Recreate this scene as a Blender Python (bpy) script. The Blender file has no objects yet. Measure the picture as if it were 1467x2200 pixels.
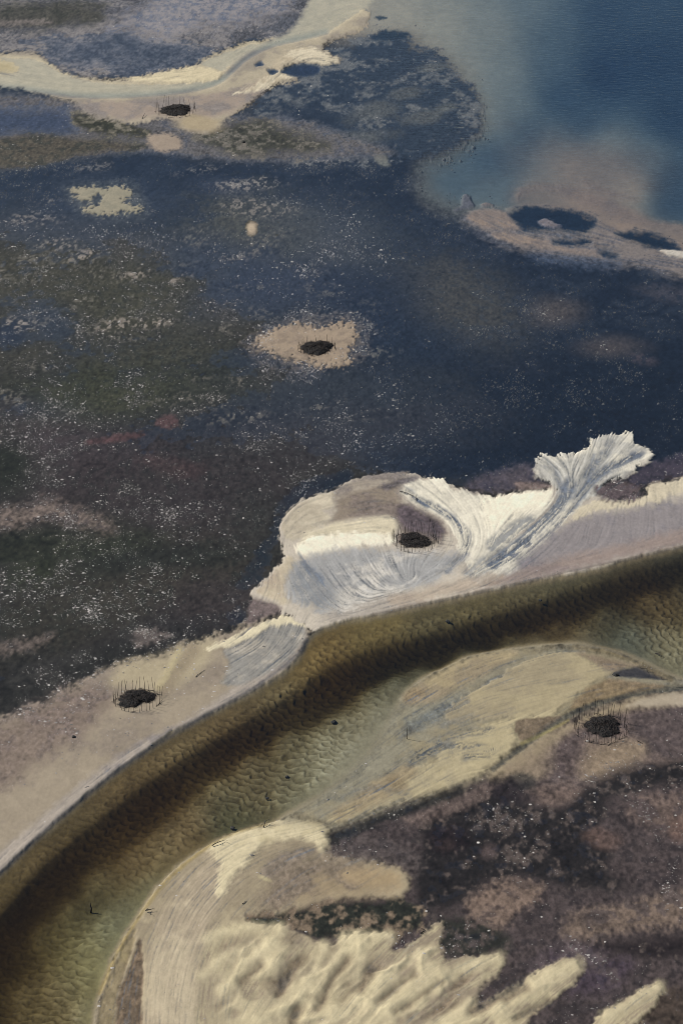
# Tidal flat seen from a small plane: sand bars, a brown tidal channel, dark mud flats,
# a shallow lagoon, five stake-ringed brush piles.
import bpy, bmesh, math, random
import numpy as np
from mathutils import Vector, Matrix

# ------------------------------------------------------------------ camera, sky, sun, exposure
scene = bpy.context.scene
CAM_H, DEP, FPX = 265.0, math.radians(27.0), 6238.0      # height (m), downward tilt, focal length in image pixels
PW, PH = 1467.0, 2200.0
cam_d = bpy.data.cameras.new("camera")
cam = bpy.data.objects.new("camera", cam_d)
scene.collection.objects.link(cam)
cam.location = (0, 0, CAM_H)
cam.rotation_euler = (math.pi / 2 - DEP, 0, 0)
cam_d.sensor_fit = 'VERTICAL'
cam_d.sensor_height = 36.0
cam_d.lens = 36.0 * FPX / PH
cam_d.clip_end = 30000
cam_d.clip_start = 1
scene.camera = cam

SUN_EL = math.radians(40)
SHADOW = Vector((0.93, -0.36, 0)).normalized()            # ground direction shadows fall in
world = bpy.data.worlds.new("World")
scene.world = world
world.use_nodes = True
wn = world.node_tree
bg = wn.nodes["Background"]
sky = wn.nodes.new("ShaderNodeTexSky")
sky.sky_type = 'NISHITA'
sky.sun_disc = False
sky.sun_elevation = SUN_EL
sky.sun_rotation = math.atan2(-SHADOW.x, -SHADOW.y)
sky.air_density = 1.0
sky.dust_density = 0.6
sky.ozone_density = 2.0
wn.links.new(sky.outputs[0], bg.inputs[0])
bg.inputs[1].default_value = 0.055
sun_d = bpy.data.lights.new("sun", 'SUN')
sun_d.energy = 3.9
sun_d.angle = math.radians(0.8)
sun_d.color = (1.0, 0.93, 0.84)
sun = bpy.data.objects.new("sun", sun_d)
scene.collection.objects.link(sun)
ldir = Vector((SHADOW.x * math.cos(SUN_EL), SHADOW.y * math.cos(SUN_EL), -math.sin(SUN_EL)))
sun.rotation_euler = ldir.to_track_quat('-Z', 'Y').to_euler()
sun.location = (-200, 200, 400)
scene.view_settings.view_transform = 'Standard'
scene.view_settings.look = 'None'
scene.view_settings.exposure = 0.36
scene.view_settings.gamma = 1.0
scene.cycles.filter_width = 1.0

random.seed(7)
RNG = np.random.default_rng(11)

# ------------------------------------------------------------------ image pixels <-> ground metres
# The layout was traced in image pixels (u, v); g2w / w2g convert it to metres on the ground (z = 0).
CD, SD = math.cos(DEP), math.sin(DEP)
def g2w(u, v):
    u = np.asarray(u, float); v = np.asarray(v, float)
    x = (u - PW / 2) / FPX; y = (PH / 2 - v) / FPX
    t = CAM_H / (SD - y * CD)
    return x * t, (CD + y * SD) * t
def w2g(X, Y):
    f = Y * CD + CAM_H * SD
    up = Y * SD - CAM_H * CD
    return PW / 2 + FPX * X / f, PH / 2 - FPX * up / f
def unit_m(u, v):                       # metres per image pixel across, at this spot
    x, y = g2w(u, v)
    return math.hypot(float(y) * CD + CAM_H * SD, 0) / FPX

# ------------------------------------------------------------------ noise helpers
TAB = RNG.random((8, 256, 256)).astype(np.float32)
def vnoise(x, y, s=0):
    T = TAB[s % 8]
    xi = np.floor(x).astype(np.int64); yi = np.floor(y).astype(np.int64)
    fx = (x - xi).astype(np.float32); fy = (y - yi).astype(np.float32)
    fx = fx * fx * (3 - 2 * fx); fy = fy * fy * (3 - 2 * fy)
    off = (s // 8) * 37
    x0 = (xi + off) & 255; x1 = (x0 + 1) & 255; y0 = (yi + off * 3) & 255; y1 = (y0 + 1) & 255
    a = T[y0, x0]; b = T[y0, x1]; c = T[y1, x0]; d = T[y1, x1]
    return (a + (b - a) * fx) * (1 - fy) + (c + (d - c) * fx) * fy
def fbm(x, y, octv=4, s=0, gain=0.5):   # roughly -1..1
    r = np.zeros(x.shape, np.float32); a = 1.0; n = 0.0
    for o in range(octv):
        r += a * (vnoise(x * 2 ** o + 13.7 * o, y * 2 ** o + 7.3 * o, s + o) * 2 - 1)
        n += a; a *= gain
    return r / n * 1.5
def sstep(a, b, x):
    t = np.clip((x - a) / (b - a), 0, 1)
    return t * t * (3 - 2 * t)
def lin(c):
    c = np.asarray(c, np.float32) / 255.0
    return np.where(c <= 0.04045, c / 12.92, ((c + 0.055) / 1.055) ** 2.4).astype(np.float32)

# ------------------------------------------------------------------ ground grid (regular in metres, finer in the middle)
def axis(lo, hi, step_fn):
    r = [lo]
    while r[-1] < hi:
        r.append(r[-1] + step_fn(r[-1]))
    return r
xh = axis(0.0, 125.0, lambda x: 0.175 if x < 62 else 0.32)
d = 0.36
while xh[-1] < 9000:
    d = min(d * 1.22, 700); xh.append(xh[-1] + d)
XS = np.array([-v for v in xh[:0:-1]] + xh)
def dyf(y):
    return 1.0 * (CAM_H ** 2 + y * y) / (CAM_H * 2900.0)
ys = axis(330.0, 950.0, dyf)
d = dyf(950.0)
while ys[-1] < 14000:
    d = min(d * 1.22, 900); ys.append(ys[-1] + d)
lo = [330.0]; d = 0.25
while lo[-1] > -6000:
    d = min(d * 1.25, 700); lo.append(lo[-1] - d)
YS = np.array(lo[:0:-1] + ys)
NX, NY = len(XS), len(YS)
GX, GY = np.meshgrid(XS, YS)
X = GX.ravel(); Y = GY.ravel(); N = X.size
fwd = np.maximum(Y * CD + CAM_H * SD, 60.0)
U = (PW / 2 + FPX * X / fwd)
V = (PH / 2 - FPX * (Y * SD - CAM_H * CD) / fwd)
V = np.where(Y < 150, 6000.0, V)
U = U.astype(np.float32); V = V.astype(np.float32)
INNER = (U > -450) & (U < 1950) & (V > -260) & (V < 2560)

# shared noise fields
n_big = fbm(X / 40, Y / 55, 4, 1)
n_mid = fbm(X / 9, Y / 12, 4, 2)
n_fin = fbm(X / 1.6, Y / 2.2, 3, 3)
n_w1 = fbm(X / 7, Y / 9, 4, 4)
n_w2 = fbm(X / 7, Y / 9, 4, 5)
n_rag = fbm(X / 1.3, Y / 1.9, 3, 6)
n_gr = fbm(X / .55, Y / 1.0, 2, 10)

COL = np.zeros((N, 3), np.float32)
H = np.zeros(N, np.float32)
SPK = np.zeros(N, np.float32)      # shell density
STR = np.zeros(N, np.float32)      # flow-streak strength
DRY = np.zeros(N, np.float32)      # 0 wet, 1 dry

# ------------------------------------------------------------------ flow streaks: line integral convolution along traced flow lines
FLOW = [
 [(-150,2020),(0,1875),(120,1762),(280,1632),(430,1542),(560,1472),(645,1403),(690,1345),(800,1320),(950,1288),(1150,1244),(1330,1204),(1467,1172),(1650,1130)],
 [(-100,2150),(60,1960),(200,1820),(400,1680),(560,1580),(760,1470),(950,1400),(1150,1330),(1350,1270),(1600,1220)],
 [(180,2260),(240,2060),(330,1910),(440,1815),(560,1770)],
 [(-100,1800),(60,1690),(200,1600),(330,1530),(460,1450),(560,1400)],
 [(310,2300),(312,2150),(330,2050),(370,1950),(430,1875),(520,1815),(640,1790)],
 [(370,2300),(375,2150),(395,2060),(440,1970),(510,1890),(600,1840),(700,1810)],
 [(440,2240),(450,2120),(480,2040)],[(560,1920),(620,1860),(700,1820)],
 [(560,2240),(640,2120),(700,2040)],[(690,2230),(770,2130),(850,2050)],[(830,2240),(950,2130),(1070,2060)],
 [(1040,2240),(1150,2140),(1240,2070)],[(1270,2240),(1350,2160),(1430,2110)],
 [(640,1195),(670,1240),(705,1285),(745,1318)],[(700,1185),(725,1225),(755,1265),(790,1290)],[(770,1185),(785,1215),(805,1245),(830,1265)],[(830,1185),(840,1210),(855,1235)],[(900,1195),(890,1215),(895,1235)],
 [(720,1325),(800,1290),(880,1255),(950,1215),(985,1170),(985,1135),(955,1105),(910,1080),(870,1050)],
 [(800,1300),(900,1270),(1000,1225),(1030,1160),(1015,1110),(985,1075),(960,1045)],
 [(900,1290),(1010,1245),(1080,1205),(1160,1140),(1215,1085),(1215,1040),(1190,1005),(1160,985)],
 [(1000,1260),(1100,1200),(1180,1130),(1240,1060),(1270,1000),(1290,940)],
 [(1050,1250),(1140,1180),(1210,1110),(1270,1040),(1330,980),(1360,945)],
 [(1100,1240),(1180,1170),(1240,1090),(1300,1020),(1400,980)],[(1250,1100),(1300,1050),(1360,1020)],
 [(1350,1080),(1345,1150)],[(1420,1060),(1425,1140)],[(1270,1110),(1262,1150)],
 [(600,1180),(600,1130),(640,1085),(720,1060)],[(640,1150),(700,1130),(800,1115)],
 [(640,1330),(620,1380),(560,1430),(480,1480)],[(600,1335),(585,1380),(540,1430)],
 [(650,1720),(760,1650),(880,1560),(1000,1480),(1100,1430),(1200,1400)],
 [(720,1760),(850,1690),(950,1620),(1080,1590),(1150,1560)],[(760,1750),(900,1680),(1000,1625),(1090,1640)],
 [(900,1560),(1050,1500),(1200,1470),(1310,1445)],[(1050,1650),(1150,1585),(1260,1515),(1390,1485),(1600,1460)],
 [(860,1490),(950,1440),(1050,1405),(1180,1390),(1300,1395),(1400,1430)],
 [(-100,150),(100,190),(230,195),(350,185),(450,170),(500,140),(560,100),(650,80),(800,30)],
 [(560,200),(600,160),(660,120),(720,130)],[(1000,460),(1120,520),(1300,545),(1600,600)],
 [(1130,420),(1250,440),(1350,490),(1600,545)],
 [(0,600),(400,590),(800,600)],[(0,900),(300,880),(500,850)],[(0,60),(300,60)],[(0,1150),(400,1200)],[(900,300),(1100,250),(1300,200)],
]
def resample(pl, step):
    pl = np.array(pl, float); out = []
    for a, b in zip(pl[:-1], pl[1:]):
        n = max(1, int(np.hypot(*(b - a)) / step))
        for k in range(n):
            out.append(a + (b - a) * k / n)
    out.append(pl[-1]); return np.array(out)
gp, gt = [], []
for pl in FLOW:
    p = resample(pl, 22); t = np.gradient(p, axis=0)
    a = np.arctan2(t[:, 1], t[:, 0]); gp.append(p); gt.append(np.stack([np.cos(2 * a), np.sin(2 * a)], 1))
gp = np.concatenate(gp); gt = np.concatenate(gt)
RU0, RV0, RST = -450.0, -260.0, 1.25
RW, RH = int(2400 / RST), int(2820 / RST)
cu = np.arange(RU0, RU0 + 2420, 16.0); cv = np.arange(RV0, RV0 + 2840, 16.0)
CU, CV = np.meshgrid(cu, cv); cuv = np.stack([CU.ravel(), CV.ravel()], 1)
ori = np.zeros((len(cuv), 2))
for i in range(0, len(cuv), 4000):
    dd = ((cuv[i:i + 4000, None, :] - gp[None]) ** 2).sum(2)
    w = 1.0 / (dd + 60.0) ** 2
    ori[i:i + 4000] = (w @ gt)
ang = 0.5 * np.arctan2(ori[:, 1], ori[:, 0])
# keep as double angle for interpolation
c2 = np.cos(2 * ang).reshape(CU.shape); s2 = np.sin(2 * ang).reshape(CU.shape)
def bil(A, x, y):
    h, w = A.shape
    x = np.clip(x, 0, w - 1.001); y = np.clip(y, 0, h - 1.001)
    xi = x.astype(np.int32); yi = y.astype(np.int32); fx = (x - xi).astype(np.float32); fy = (y - yi).astype(np.float32)
    return (A[yi, xi] * (1 - fx) + A[yi, xi + 1] * fx) * (1 - fy) + (A[yi + 1, xi] * (1 - fx) + A[yi + 1, xi + 1] * fx) * fy
ru = np.arange(RW, dtype=np.float32); rv = np.arange(RH, dtype=np.float32)
PU, PV = np.meshgrid(ru, rv)
A2 = np.arctan2(bil(s2, PU * RST / 16, PV * RST / 16), bil(c2, PU * RST / 16, PV * RST / 16)) * 0.5
DXF = np.cos(A2).astype(np.float32); DYF = np.sin(A2).astype(np.float32)
noise = RNG.random((RH, RW)).astype(np.float32)
k = np.array([0.2, 0.6, 0.2], np.float32)
noise = sum(k[j] * np.roll(noise, j - 1, 0) for j in range(3)); noise = sum(k[j] * np.roll(noise, j - 1, 1) for j in range(3))
LIC = noise.copy()
for sgn in (1, -1):
    x = PU.copy(); y = PV.copy(); pdx = DXF * sgn; pdy = DYF * sgn
    for stp in range(16):
        x += pdx * 1.5; y += pdy * 1.5
        xi = np.clip(x, 0, RW - 1).astype(np.int32); yi = np.clip(y, 0, RH - 1).astype(np.int32)
        LIC += noise[yi, xi]
        ndx = DXF[yi, xi]; ndy = DYF[yi, xi]
        fl = np.where(ndx * pdx + ndy * pdy < 0, -1.0, 1.0).astype(np.float32)
        pdx = ndx * fl; pdy = ndy * fl
LIC -= LIC.mean(); LIC /= LIC.std()
lic = np.zeros(N, np.float32)
lic[INNER] = np.clip(bil(LIC, (U[INNER] - RU0) / RST, (V[INNER] - RV0) / RST), -2.5, 2.5)
del PU, PV, A2, DXF, DYF, noise, LIC

# ------------------------------------------------------------------ layering tools
def smooth_closed(pts, it=2):
    p = np.array(pts, float)
    for _ in range(it):
        q = np.roll(p, -1, 0)
        p = np.stack([0.75 * p + 0.25 * q, 0.25 * p + 0.75 * q], 1).reshape(-1, 2)
    return p
def smooth_open(pts, it=2):
    p = np.array(pts, float)
    for _ in range(it):
        a = 0.75 * p[:-1] + 0.25 * p[1:]; b = 0.25 * p[:-1] + 0.75 * p[1:]
        p = np.concatenate([p[:1], np.stack([a, b], 1).reshape(-1, 2), p[-1:]])
    return p
def seg_dist(px, py, P, closed):
    Q = np.roll(P, -1, 0) if closed else P[1:]
    A = P if closed else P[:-1]
    best = np.full(px.shape, 1e18, np.float32); inside = np.zeros(px.shape, bool)
    for (ax, ay), (bx, by) in zip(A, Q):
        ex, ey = bx - ax, by - ay; L = ex * ex + ey * ey + 1e-9
        t = np.clip(((px - ax) * ex + (py - ay) * ey) / L, 0, 1)
        dx = px - ax - ex * t; dy = py - ay - ey * t
        np.minimum(best, dx * dx + dy * dy, out=best)
        if closed and abs(ey) > 1e-9:
            c = ((ay > py) != (by > py)) & (px < ex * (py - ay) / ey + ax)
            inside ^= c
    return np.sqrt(best), inside
def select(pts, mar):
    p = np.array(pts)
    return np.nonzero((U > p[:, 0].min() - mar) & (U < p[:, 0].max() + mar) & (V > p[:, 1].min() - mar) & (V < p[:, 1].max() + mar))[0]
def poly(pts, soft=4, rag=0, warp=0, sm=2, streak=0, grain=0):
    P = smooth_closed(pts, sm) if sm else np.array(pts, float)
    i = select(pts, soft + abs(rag) * 4 + warp * 2 + streak * 3 + grain * 2 + 6)
    px = U[i] + warp * n_w1[i]; py = V[i] + 0.5 * warp * n_w2[i]
    dd, ins = seg_dist(px, py, P, True)
    sd = np.where(ins, dd, -dd) + rag * (n_rag[i] + .6 * n_gr[i]) + (1.3 * rag * n_mid[i] if rag >= 5 else 0) + streak * (lic[i] + .8 * n_rag[i]) + grain * (n_gr[i] + .5 * n_fin[i] - .25)
    return i, sstep(-soft, soft, sd), sd
def blob(u, v, ru, rv, rot=0, soft=0.5, warp=0.5):
    R = max(ru, rv) * 1.9
    i = select([(u - R, v - R), (u + R, v + R)], 0)
    c, s = math.cos(math.radians(rot)), math.sin(math.radians(rot))
    dx = U[i] - u; dy = V[i] - v
    a = (dx * c + dy * s) / ru; b = (-dx * s + dy * c) / rv
    r = np.sqrt(a * a + b * b) + warp * 0.45 * n_mid[i] + warp * 0.2 * n_rag[i]
    return i, 1 - sstep(1 - soft, 1 + soft, r), r
def stroke(pts, w, soft=4, rag=0, warp=0):
    P = smooth_open(pts, 2)
    i = select(pts, w + soft + rag * 2 + warp * 2 + 4)
    px = U[i] + warp * n_w1[i]; py = V[i] + 0.5 * warp * n_w2[i]
    dd, _ = seg_dist(px, py, P, False)
    sd = w - dd + rag * n_rag[i]
    return i, sstep(-soft, soft, sd), sd
ALB = 0.80                               # seen brightness -> surface albedo
def albedo(c):
    return lin(c) * ALB * np.array((1.01, 1.0, .92), np.float32)
def lay(ms, col=None, col2=None, mix=None, a=1.0, h=None, hadd=None, spk=None, strk=None, dry=None):
    i, w = ms[0], ms[1] * a
    if col is not None:
        c = albedo(col)[None, :]
        if col2 is not None:
            m = mix[i] if mix is not None else sstep(-0.35, 0.35, n_mid[i])
            c = c * (1 - m[:, None]) + albedo(col2)[None, :] * m[:, None]
        COL[i] = COL[i] * (1 - w[:, None]) + c * w[:, None]
    if h is not None: H[i] = H[i] * (1 - w) + h * w
    if hadd is not None: H[i] += hadd * w
    if spk is not None: SPK[i] = SPK[i] * (1 - w) + spk * w
    if strk is not None: STR[i] = STR[i] * (1 - w) + strk * w
    if dry is not None: DRY[i] = DRY[i] * (1 - w) + dry * w
m_fine = sstep(-0.4, 0.5, n_fin)
m_mid = sstep(-0.3, 0.4, n_mid + 0.35 * n_rag)
m_rag = sstep(-0.2, 0.5, n_rag + 0.5 * n_mid)
def kernel_field(i, pts, s0=38.0):
    pts = np.array(pts, np.float32); out = np.empty(len(i), np.float32)
    for k in range(0, len(i), 60000):
        j = i[k:k + 60000]
        dd = (U[j][:, None] - pts[None, :, 0]) ** 2 + (V[j][:, None] - pts[None, :, 1]) ** 2
        w = 1.0 / (dd + s0 * s0) ** 2
        out[k:k + 60000] = (w * pts[None, :, 2]).sum(1) / w.sum(1)
    return out

# ------------------------------------------------------------------ 1 base mud flat
COL[:] = albedo((48, 47, 46)) * (1 + 0.18 * n_mid[:, None] + 0.12 * n_fin[:, None])
H[:] = -0.015 + 0.03 * n_mid + 0.02 * n_big + .05 * np.maximum(sstep(860, 1000, V), sstep(480, 560, V) * sstep(680, 480, U))
SPK[:] = 0.35
# water-covered, very dark weed bed in the middle of the flat
NAVY = (27, 33, 46)
lay(poly([(-500,365),(60,360),(140,340),(330,322),(450,342),(560,345),(760,338),(900,330),(1040,300),(1160,330),(1960,420),(1960,1000),(1460,1010),(1250,1010),(1100,1030),(900,1030),(760,1000),(760,880),(640,820),(560,640),(420,560),(300,500),(0,470),(-500,470)], 30, 10, 25), NAVY, (40, 45, 56), m_mid, h=-0.15, spk=0.25)
lay(poly([(820,850),(1000,760),(1200,740),(1960,740),(1960,1010),(1450,1000),(1150,1000),(900,1010)], 60, 10, 30), (26, 31, 41), h=-0.18, spk=0.2)
lay(poly([(600,1160),(560,1240),(530,1275),(520,1320),(540,1340),(500,1350),(480,1300),(510,1240),(560,1180),(580,1100),(640,1040),(760,1010),(760,1040),(640,1075)], 14, 5, 8), (26, 30, 36), h=-0.12, spk=0.15)

# ------------------------------------------------------------------ 2 lagoon (upper right) and the sandy shelf
i, w, sd = poly([(690,-20),(730,40),(690,60),(790,80),(880,75),(900,110),(960,130),(990,170),(1020,200),(1030,260),(1010,300),(960,330),(900,370),(930,430),(1000,450),(1100,470),(1250,480),(1400,520),(1950,640),(1950,-400),(690,-400)], 46, 3, 10)
dep = kernel_field(i, [(700,20,.06),(740,30,.1),(850,30,.2),(950,60,.3),(900,100,.25),(940,-60,.4),(1000,150,.38),(1040,230,.45),(1060,270,.55),(1100,150,.6),(1060,60,.5),(1150,20,.8),(1120,220,.7),
 (1180,150,1.2),(1200,60,1.2),(1300,40,1.7),(1400,20,1.6),(1300,150,2.2),(1400,120,2.0),(1140,280,1.6),(1060,330,1.7),(980,390,1.2),(920,420,.8),(1250,250,1.7),(1440,250,2.0),(1200,200,1.9),
 (1090,330,1.1),(1180,330,.55),(1300,320,.6),(1220,350,.38),(1290,380,.6),(1370,405,.25),(1400,330,.9),(1455,380,1.6),(1440,430,1.8),(1060,400,1.0),(1150,415,.45),(1250,445,.28),(1350,490,.15),(1440,530,.15),(1030,440,.8),(1180,300,.9),(1600,300,2.3),(1700,100,2.2),(1500,-150,2.0)], 52)
c = albedo((186, 174, 154))[None, :] * (1 + 0.05 * n_mid[i][:, None])
COL[i] = COL[i] * (1 - w[:, None]) + c * w[:, None]
H[i] = H[i] * (1 - w) - .76 * dep * w; SPK[i] *= (1 - w)
LAG_I, LAG_W = i, w
lay(blob(1260,365,170,80,10,.7,.4), (186, 152, 130), a=.85)
lay(stroke([(1120,420),(1250,440),(1350,480),(1467,515),(1700,560)], 30, 22, 3, 3), (176, 146, 126), a=.8)
# dark weed meadow on the shelf
mead = poly([(600,140),(690,110),(760,95),(800,70),(880,72),(880,95),(950,105),(960,130),(985,165),(1028,190),(1030,250),(1022,300),(960,330),(880,350),(760,340),(640,345),(560,300),(520,260),(560,220),(600,190)], 8, 9, 12, streak=1.5)
lay(mead, (46, 54, 66), (104, 104, 104), sstep(-0.1, 0.7, n_mid + 0.6 * n_rag), h=-0.06, spk=0.06)
lay(blob(640,250,75,40,0,.5,1.0), (30, 36, 48), a=.8)
lay(poly([(790,85),(810,68),(850,62),(884,70),(880,80),(840,86)], 5, 3), (40, 50, 60), h=-.2)
lay(poly([(798,38),(815,30),(835,38),(820,44)], 3, 3), (60, 70, 76), h=-.12)
lay(blob(820,345,16,10,30,.4,1), (150, 145, 132), a=.8)
for (u, v, a, b) in [(905,250,35,12),(930,145,28,9),(870,200,30,10),(800,240,45,16),(960,230,18,8),(760,300,60,14)]:
    lay(blob(u, v, a, b, -10, .7, 1.5), (120, 118, 110), a=.55)

# ------------------------------------------------------------------ 3 upper-left flats
lay(poly([(-500,-400),(720,-400),(720,10),(650,75),(560,85),(500,95),(430,130),(380,150),(300,165),(200,165),(150,160),(110,135),(90,118),(40,108),(-500,110)], 10, 4, 10), (96, 97, 106), (138, 134, 136), sstep(-.5, .7, .7 * n_mid + .5 * n_fin + .4 * n_gr), h=0.012, spk=.05)
lay(poly([(230,60),(300,20),(380,-20),(640,-60),(660,10),(600,35),(520,40),(440,60),(350,75),(270,75)], 26, 8, 30), (158, 154, 160), (96, 102, 120), sstep(-.3, .7, n_rag + .6 * n_gr), a=.8, h=0.0)
lay(poly([(-300,20),(40,10),(130,0),(240,10),(220,45),(120,60),(40,68),(-300,60)], 14, 6, 12), (82, 80, 74), (58, 58, 52), m_rag, h=.02)
lay(poly([(-100,45),(60,40),(130,45),(60,55),(-100,60)], 6, 4, 6), (130, 122, 120), a=.7)
lay(blob(280,120,190,38,4,.5,.8), (66, 72, 86), (94, 97, 108), m_rag, a=.7, h=-.06)
lay(blob(640,60,70,26,-20,.6,.6), (84, 90, 104), a=.5)

# flats under the upper sand: blue grey, olive weed
lay(poly([(-500,180),(100,205),(170,222),(330,225),(520,250),(640,250),(760,300),(880,330),(760,342),(560,347),(450,345),(330,325),(200,333),(140,342),(60,362),(-500,375)], 10, 4, 6), (108, 106, 110), (82, 84, 94), m_rag, h=.008, spk=.06)
lay(poly([(-200,230),(40,235),(150,240),(170,280),(60,290),(-200,295)], 20, 5, 15), (66, 72, 92), h=-.06)
lay(poly([(-300,300),(60,292),(140,288),(250,295),(330,312),(270,328),(160,335),(60,360),(-300,372)], 12, 6, 12), (92, 86, 76), (60, 60, 54), m_rag, h=.03, spk=.1)
lay(poly([(150,250),(200,238),(240,245),(290,270),(330,278),(350,290),(300,300),(250,295),(190,285)], 8, 9, 10), (58, 58, 46), (104, 100, 90), m_rag, h=.03)
lay(poly([(410,290),(470,270),(520,250),(600,270),(650,290),(740,318),(640,335),(560,338),(460,325)], 12, 9, 12), (70, 70, 62), (104, 100, 94), m_rag, h=.02, spk=.1)
lay(poly([(310,300),(330,288),(360,284),(385,295),(395,315),(370,326),(330,322)], 7, 4, 5), (164, 150, 138), h=.08, dry=.4)

# ------------------------------------------------------------------ 4 upper sand channel
SAND_UP = [(-400,122),(0,116),(45,110),(88,116),(98,128),(122,148),(155,165),(200,171),(260,171),(320,162),(360,152),(408,143),(430,132),(480,108),(520,95),(560,86),(620,82),(650,70),(690,60),(720,30),(770,10),(800,30),(790,60),(720,85),(700,95),(690,105),(720,120),(738,133),(690,140),(640,135),(600,150),(640,160),(640,178),(580,180),(560,200),(545,215),(510,240),(480,262),(450,285),(420,285),(380,262),(350,250),(300,268),(240,262),(190,245),(165,222),(105,208),(50,192),(0,182),(-400,170)]
lay(poly(SAND_UP, 6, 3, 3, 1, grain=2.5), (184, 174, 156), (158, 150, 140), m_mid, h=0.12, spk=0, dry=.5)
lay(poly([(160,218),(240,216),(330,212),(430,205),(520,190),(560,170),(580,185),(545,215),(500,245),(440,262),(400,262),(350,248),(280,262),(190,245)], 9, 3, 4), (166, 153, 144), (140, 133, 132), m_mid, h=.1)
lay(blob(425,268,45,18,10,.5,.6), (176, 162, 138), h=.12)
lay(poly([(-400,125),(0,120),(90,125),(130,158),(200,175),(280,180),(370,178),(440,170),(490,150),(520,118),(560,100),(640,88),(700,75),(800,10),(860,-80),(700,-80),(640,60),(580,88),(520,98),(450,125),(420,140),(490,158),(480,178),(420,192),(300,206),(200,208),(100,198),(0,180),(-400,170)], 7, 2, 2), (204, 194, 170), h=-.05, strk=.3)
lay(stroke([(-200,170),(60,190),(150,205),(250,206),(350,200),(430,190),(478,172),(500,150),(530,122),(580,96),(640,82),(700,68)], 5, 8), h=-.2)
lay(poly([(255,172),(320,165),(370,152),(410,145),(450,146),(485,160),(460,172),(400,178),(330,176)], 4, 2, 1, streak=.8), (216, 204, 176), h=.22, dry=.8, strk=.4)
lay(poly([(-300,118),(0,124),(50,150),(0,160),(-300,150)], 10, 3), (188, 176, 146), h=.1, dry=.6)
lay(poly([(490,205),(530,195),(570,165),(600,120),(640,100),(680,105),(735,133),(690,142),(630,130),(595,148),(640,160),(600,178),(560,195)], 6, 2, 2, streak=2), (192, 180, 160), (210, 200, 180), m_mid, h=.15, dry=.6, strk=.6)
for P in ([(545,138),(560,132),(570,138),(555,143)], [(570,152),(590,146),(600,155),(580,161)], [(600,152),(640,138),(680,138),(690,150),(680,162),(640,164),(610,160)]):
    lay(poly(P, 4, 2, 2), (48, 56, 74), h=-.25, spk=0, dry=0)

# ------------------------------------------------------------------ 5 patches on the middle flat
def patch(u, v, a, b, rot, c, c2=None, al=.8, h=.0, spk=.4, soft=.75, wp=1.0):
    if u < 650 and v > 500: h = max(h, -.03)
    lay(blob(u, v, a, b, rot, soft, wp), c, c2, m_rag, a=al, h=h, spk=spk)
OL, OL2, GB = (72, 71, 63), (52, 54, 49), (70, 76, 90)
patch(180,650,420,190,0,(70,69,62),(56,57,54),.85,.015,.5,.6,.8); patch(680,560,220,110,10,(66,68,70),(54,57,62),.65,-.015,.3,.8,.8); patch(560,880,330,80,-4,(58,58,58),(46,48,52),.7,0,.5,.8,.8)
patch(230,432,125,42,0,(58,66,84),al=.6,h=-.12,spk=.1)
lay(poly([(130,400),(195,388),(290,392),(322,442),(300,470),(190,474),(150,440)], 18, 6, 8), (104, 104, 100), a=.55, h=-.06)
lay(poly([(150,405),(195,398),(215,405),(240,400),(285,402),(285,420),(262,432),(290,440),(312,445),(300,458),(265,455),(245,462),(205,463),(180,460),(180,445),(215,438),(225,425),(210,415),(200,430),(180,432),(155,420)], 5, 3, 4, 1, grain=5), (162, 156, 140), (150, 146, 132), m_fine, h=.1, spk=0, dry=.4)
patch(560,490,110,70,10,(88,86,74),(64,66,58)); patch(700,500,130,60,15,(74,78,84),(60,64,70),.7,-.01)
patch(480,400,60,18,5,(80,84,98),(50,54,70),.5,-.05); patch(130,510,140,40,8,(60,66,80),(44,50,64),.7,-.05)
lay(blob(540,492,9,11,20,.6,1.4), (190, 174, 156), h=.08, spk=0, dry=.5)
patch(90,600,180,80,0,OL,OL2); patch(300,650,200,70,-6,(74,74,64),OL2,.8,.03); patch(430,545,110,40,0,(62,68,80),(50,56,70),.6,-.04)
patch(600,600,150,55,8,(54,62,82),(44,50,66),.7,-.08); patch(500,640,120,50,-10,(50,58,76),None,.6,-.08)
patch(100,690,80,40,20,(42,50,64),None,.7,-.12); patch(20,720,40,25,0,(30,40,58),None,.8,-.12)
patch(250,790,170,55,-12,(40,46,50),(34,40,46),.8,-.1); patch(560,770,150,35,-14,(36,44,54),None,.7,-.1)
patch(330,760,140,26,-8,OL,OL2,.8,.02,.9); patch(200,860,260,55,-8,(66,68,54),(48,52,43),.9,.04,.9); patch(480,840,120,35,-10,(56,58,50),OL2,.7,.02,.9)
patch(60,880,120,30,5,(36,44,58),None,.6,-.06); patch(700,880,230,90,0,(52,56,62),(44,48,54),.8,-.015,.4)
patch(450,930,280,50,-4,(40,42,50),(54,52,56),.7,-.02,.5); patch(100,950,180,60,8,(70,62,66),(52,48,52),.8,.01,.8)
patch(620,960,170,50,-10,(58,56,58),(46,46,50),.8,0,.8)
patch(200,1090,260,90,10,(62,55,57),(46,43,44),.8,.04,1.0); patch(480,1060,190,80,-10,(60,55,57),(46,44,46),.8,.04,1.0)
patch(20,1000,60,70,0,(36,40,32),None,.9,.03,.3); patch(130,1180,160,60,-8,(40,44,34),(52,54,44),.9,.03,.7)
patch(330,1260,240,90,-10,(62,58,52),(42,44,38),.85,.03,1.0); patch(100,1320,170,70,-12,(56,54,48),(42,44,38),.8,.03,.9); patch(420,1330,160,40,-18,(48,46,50),None,.7,0,.9)
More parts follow.
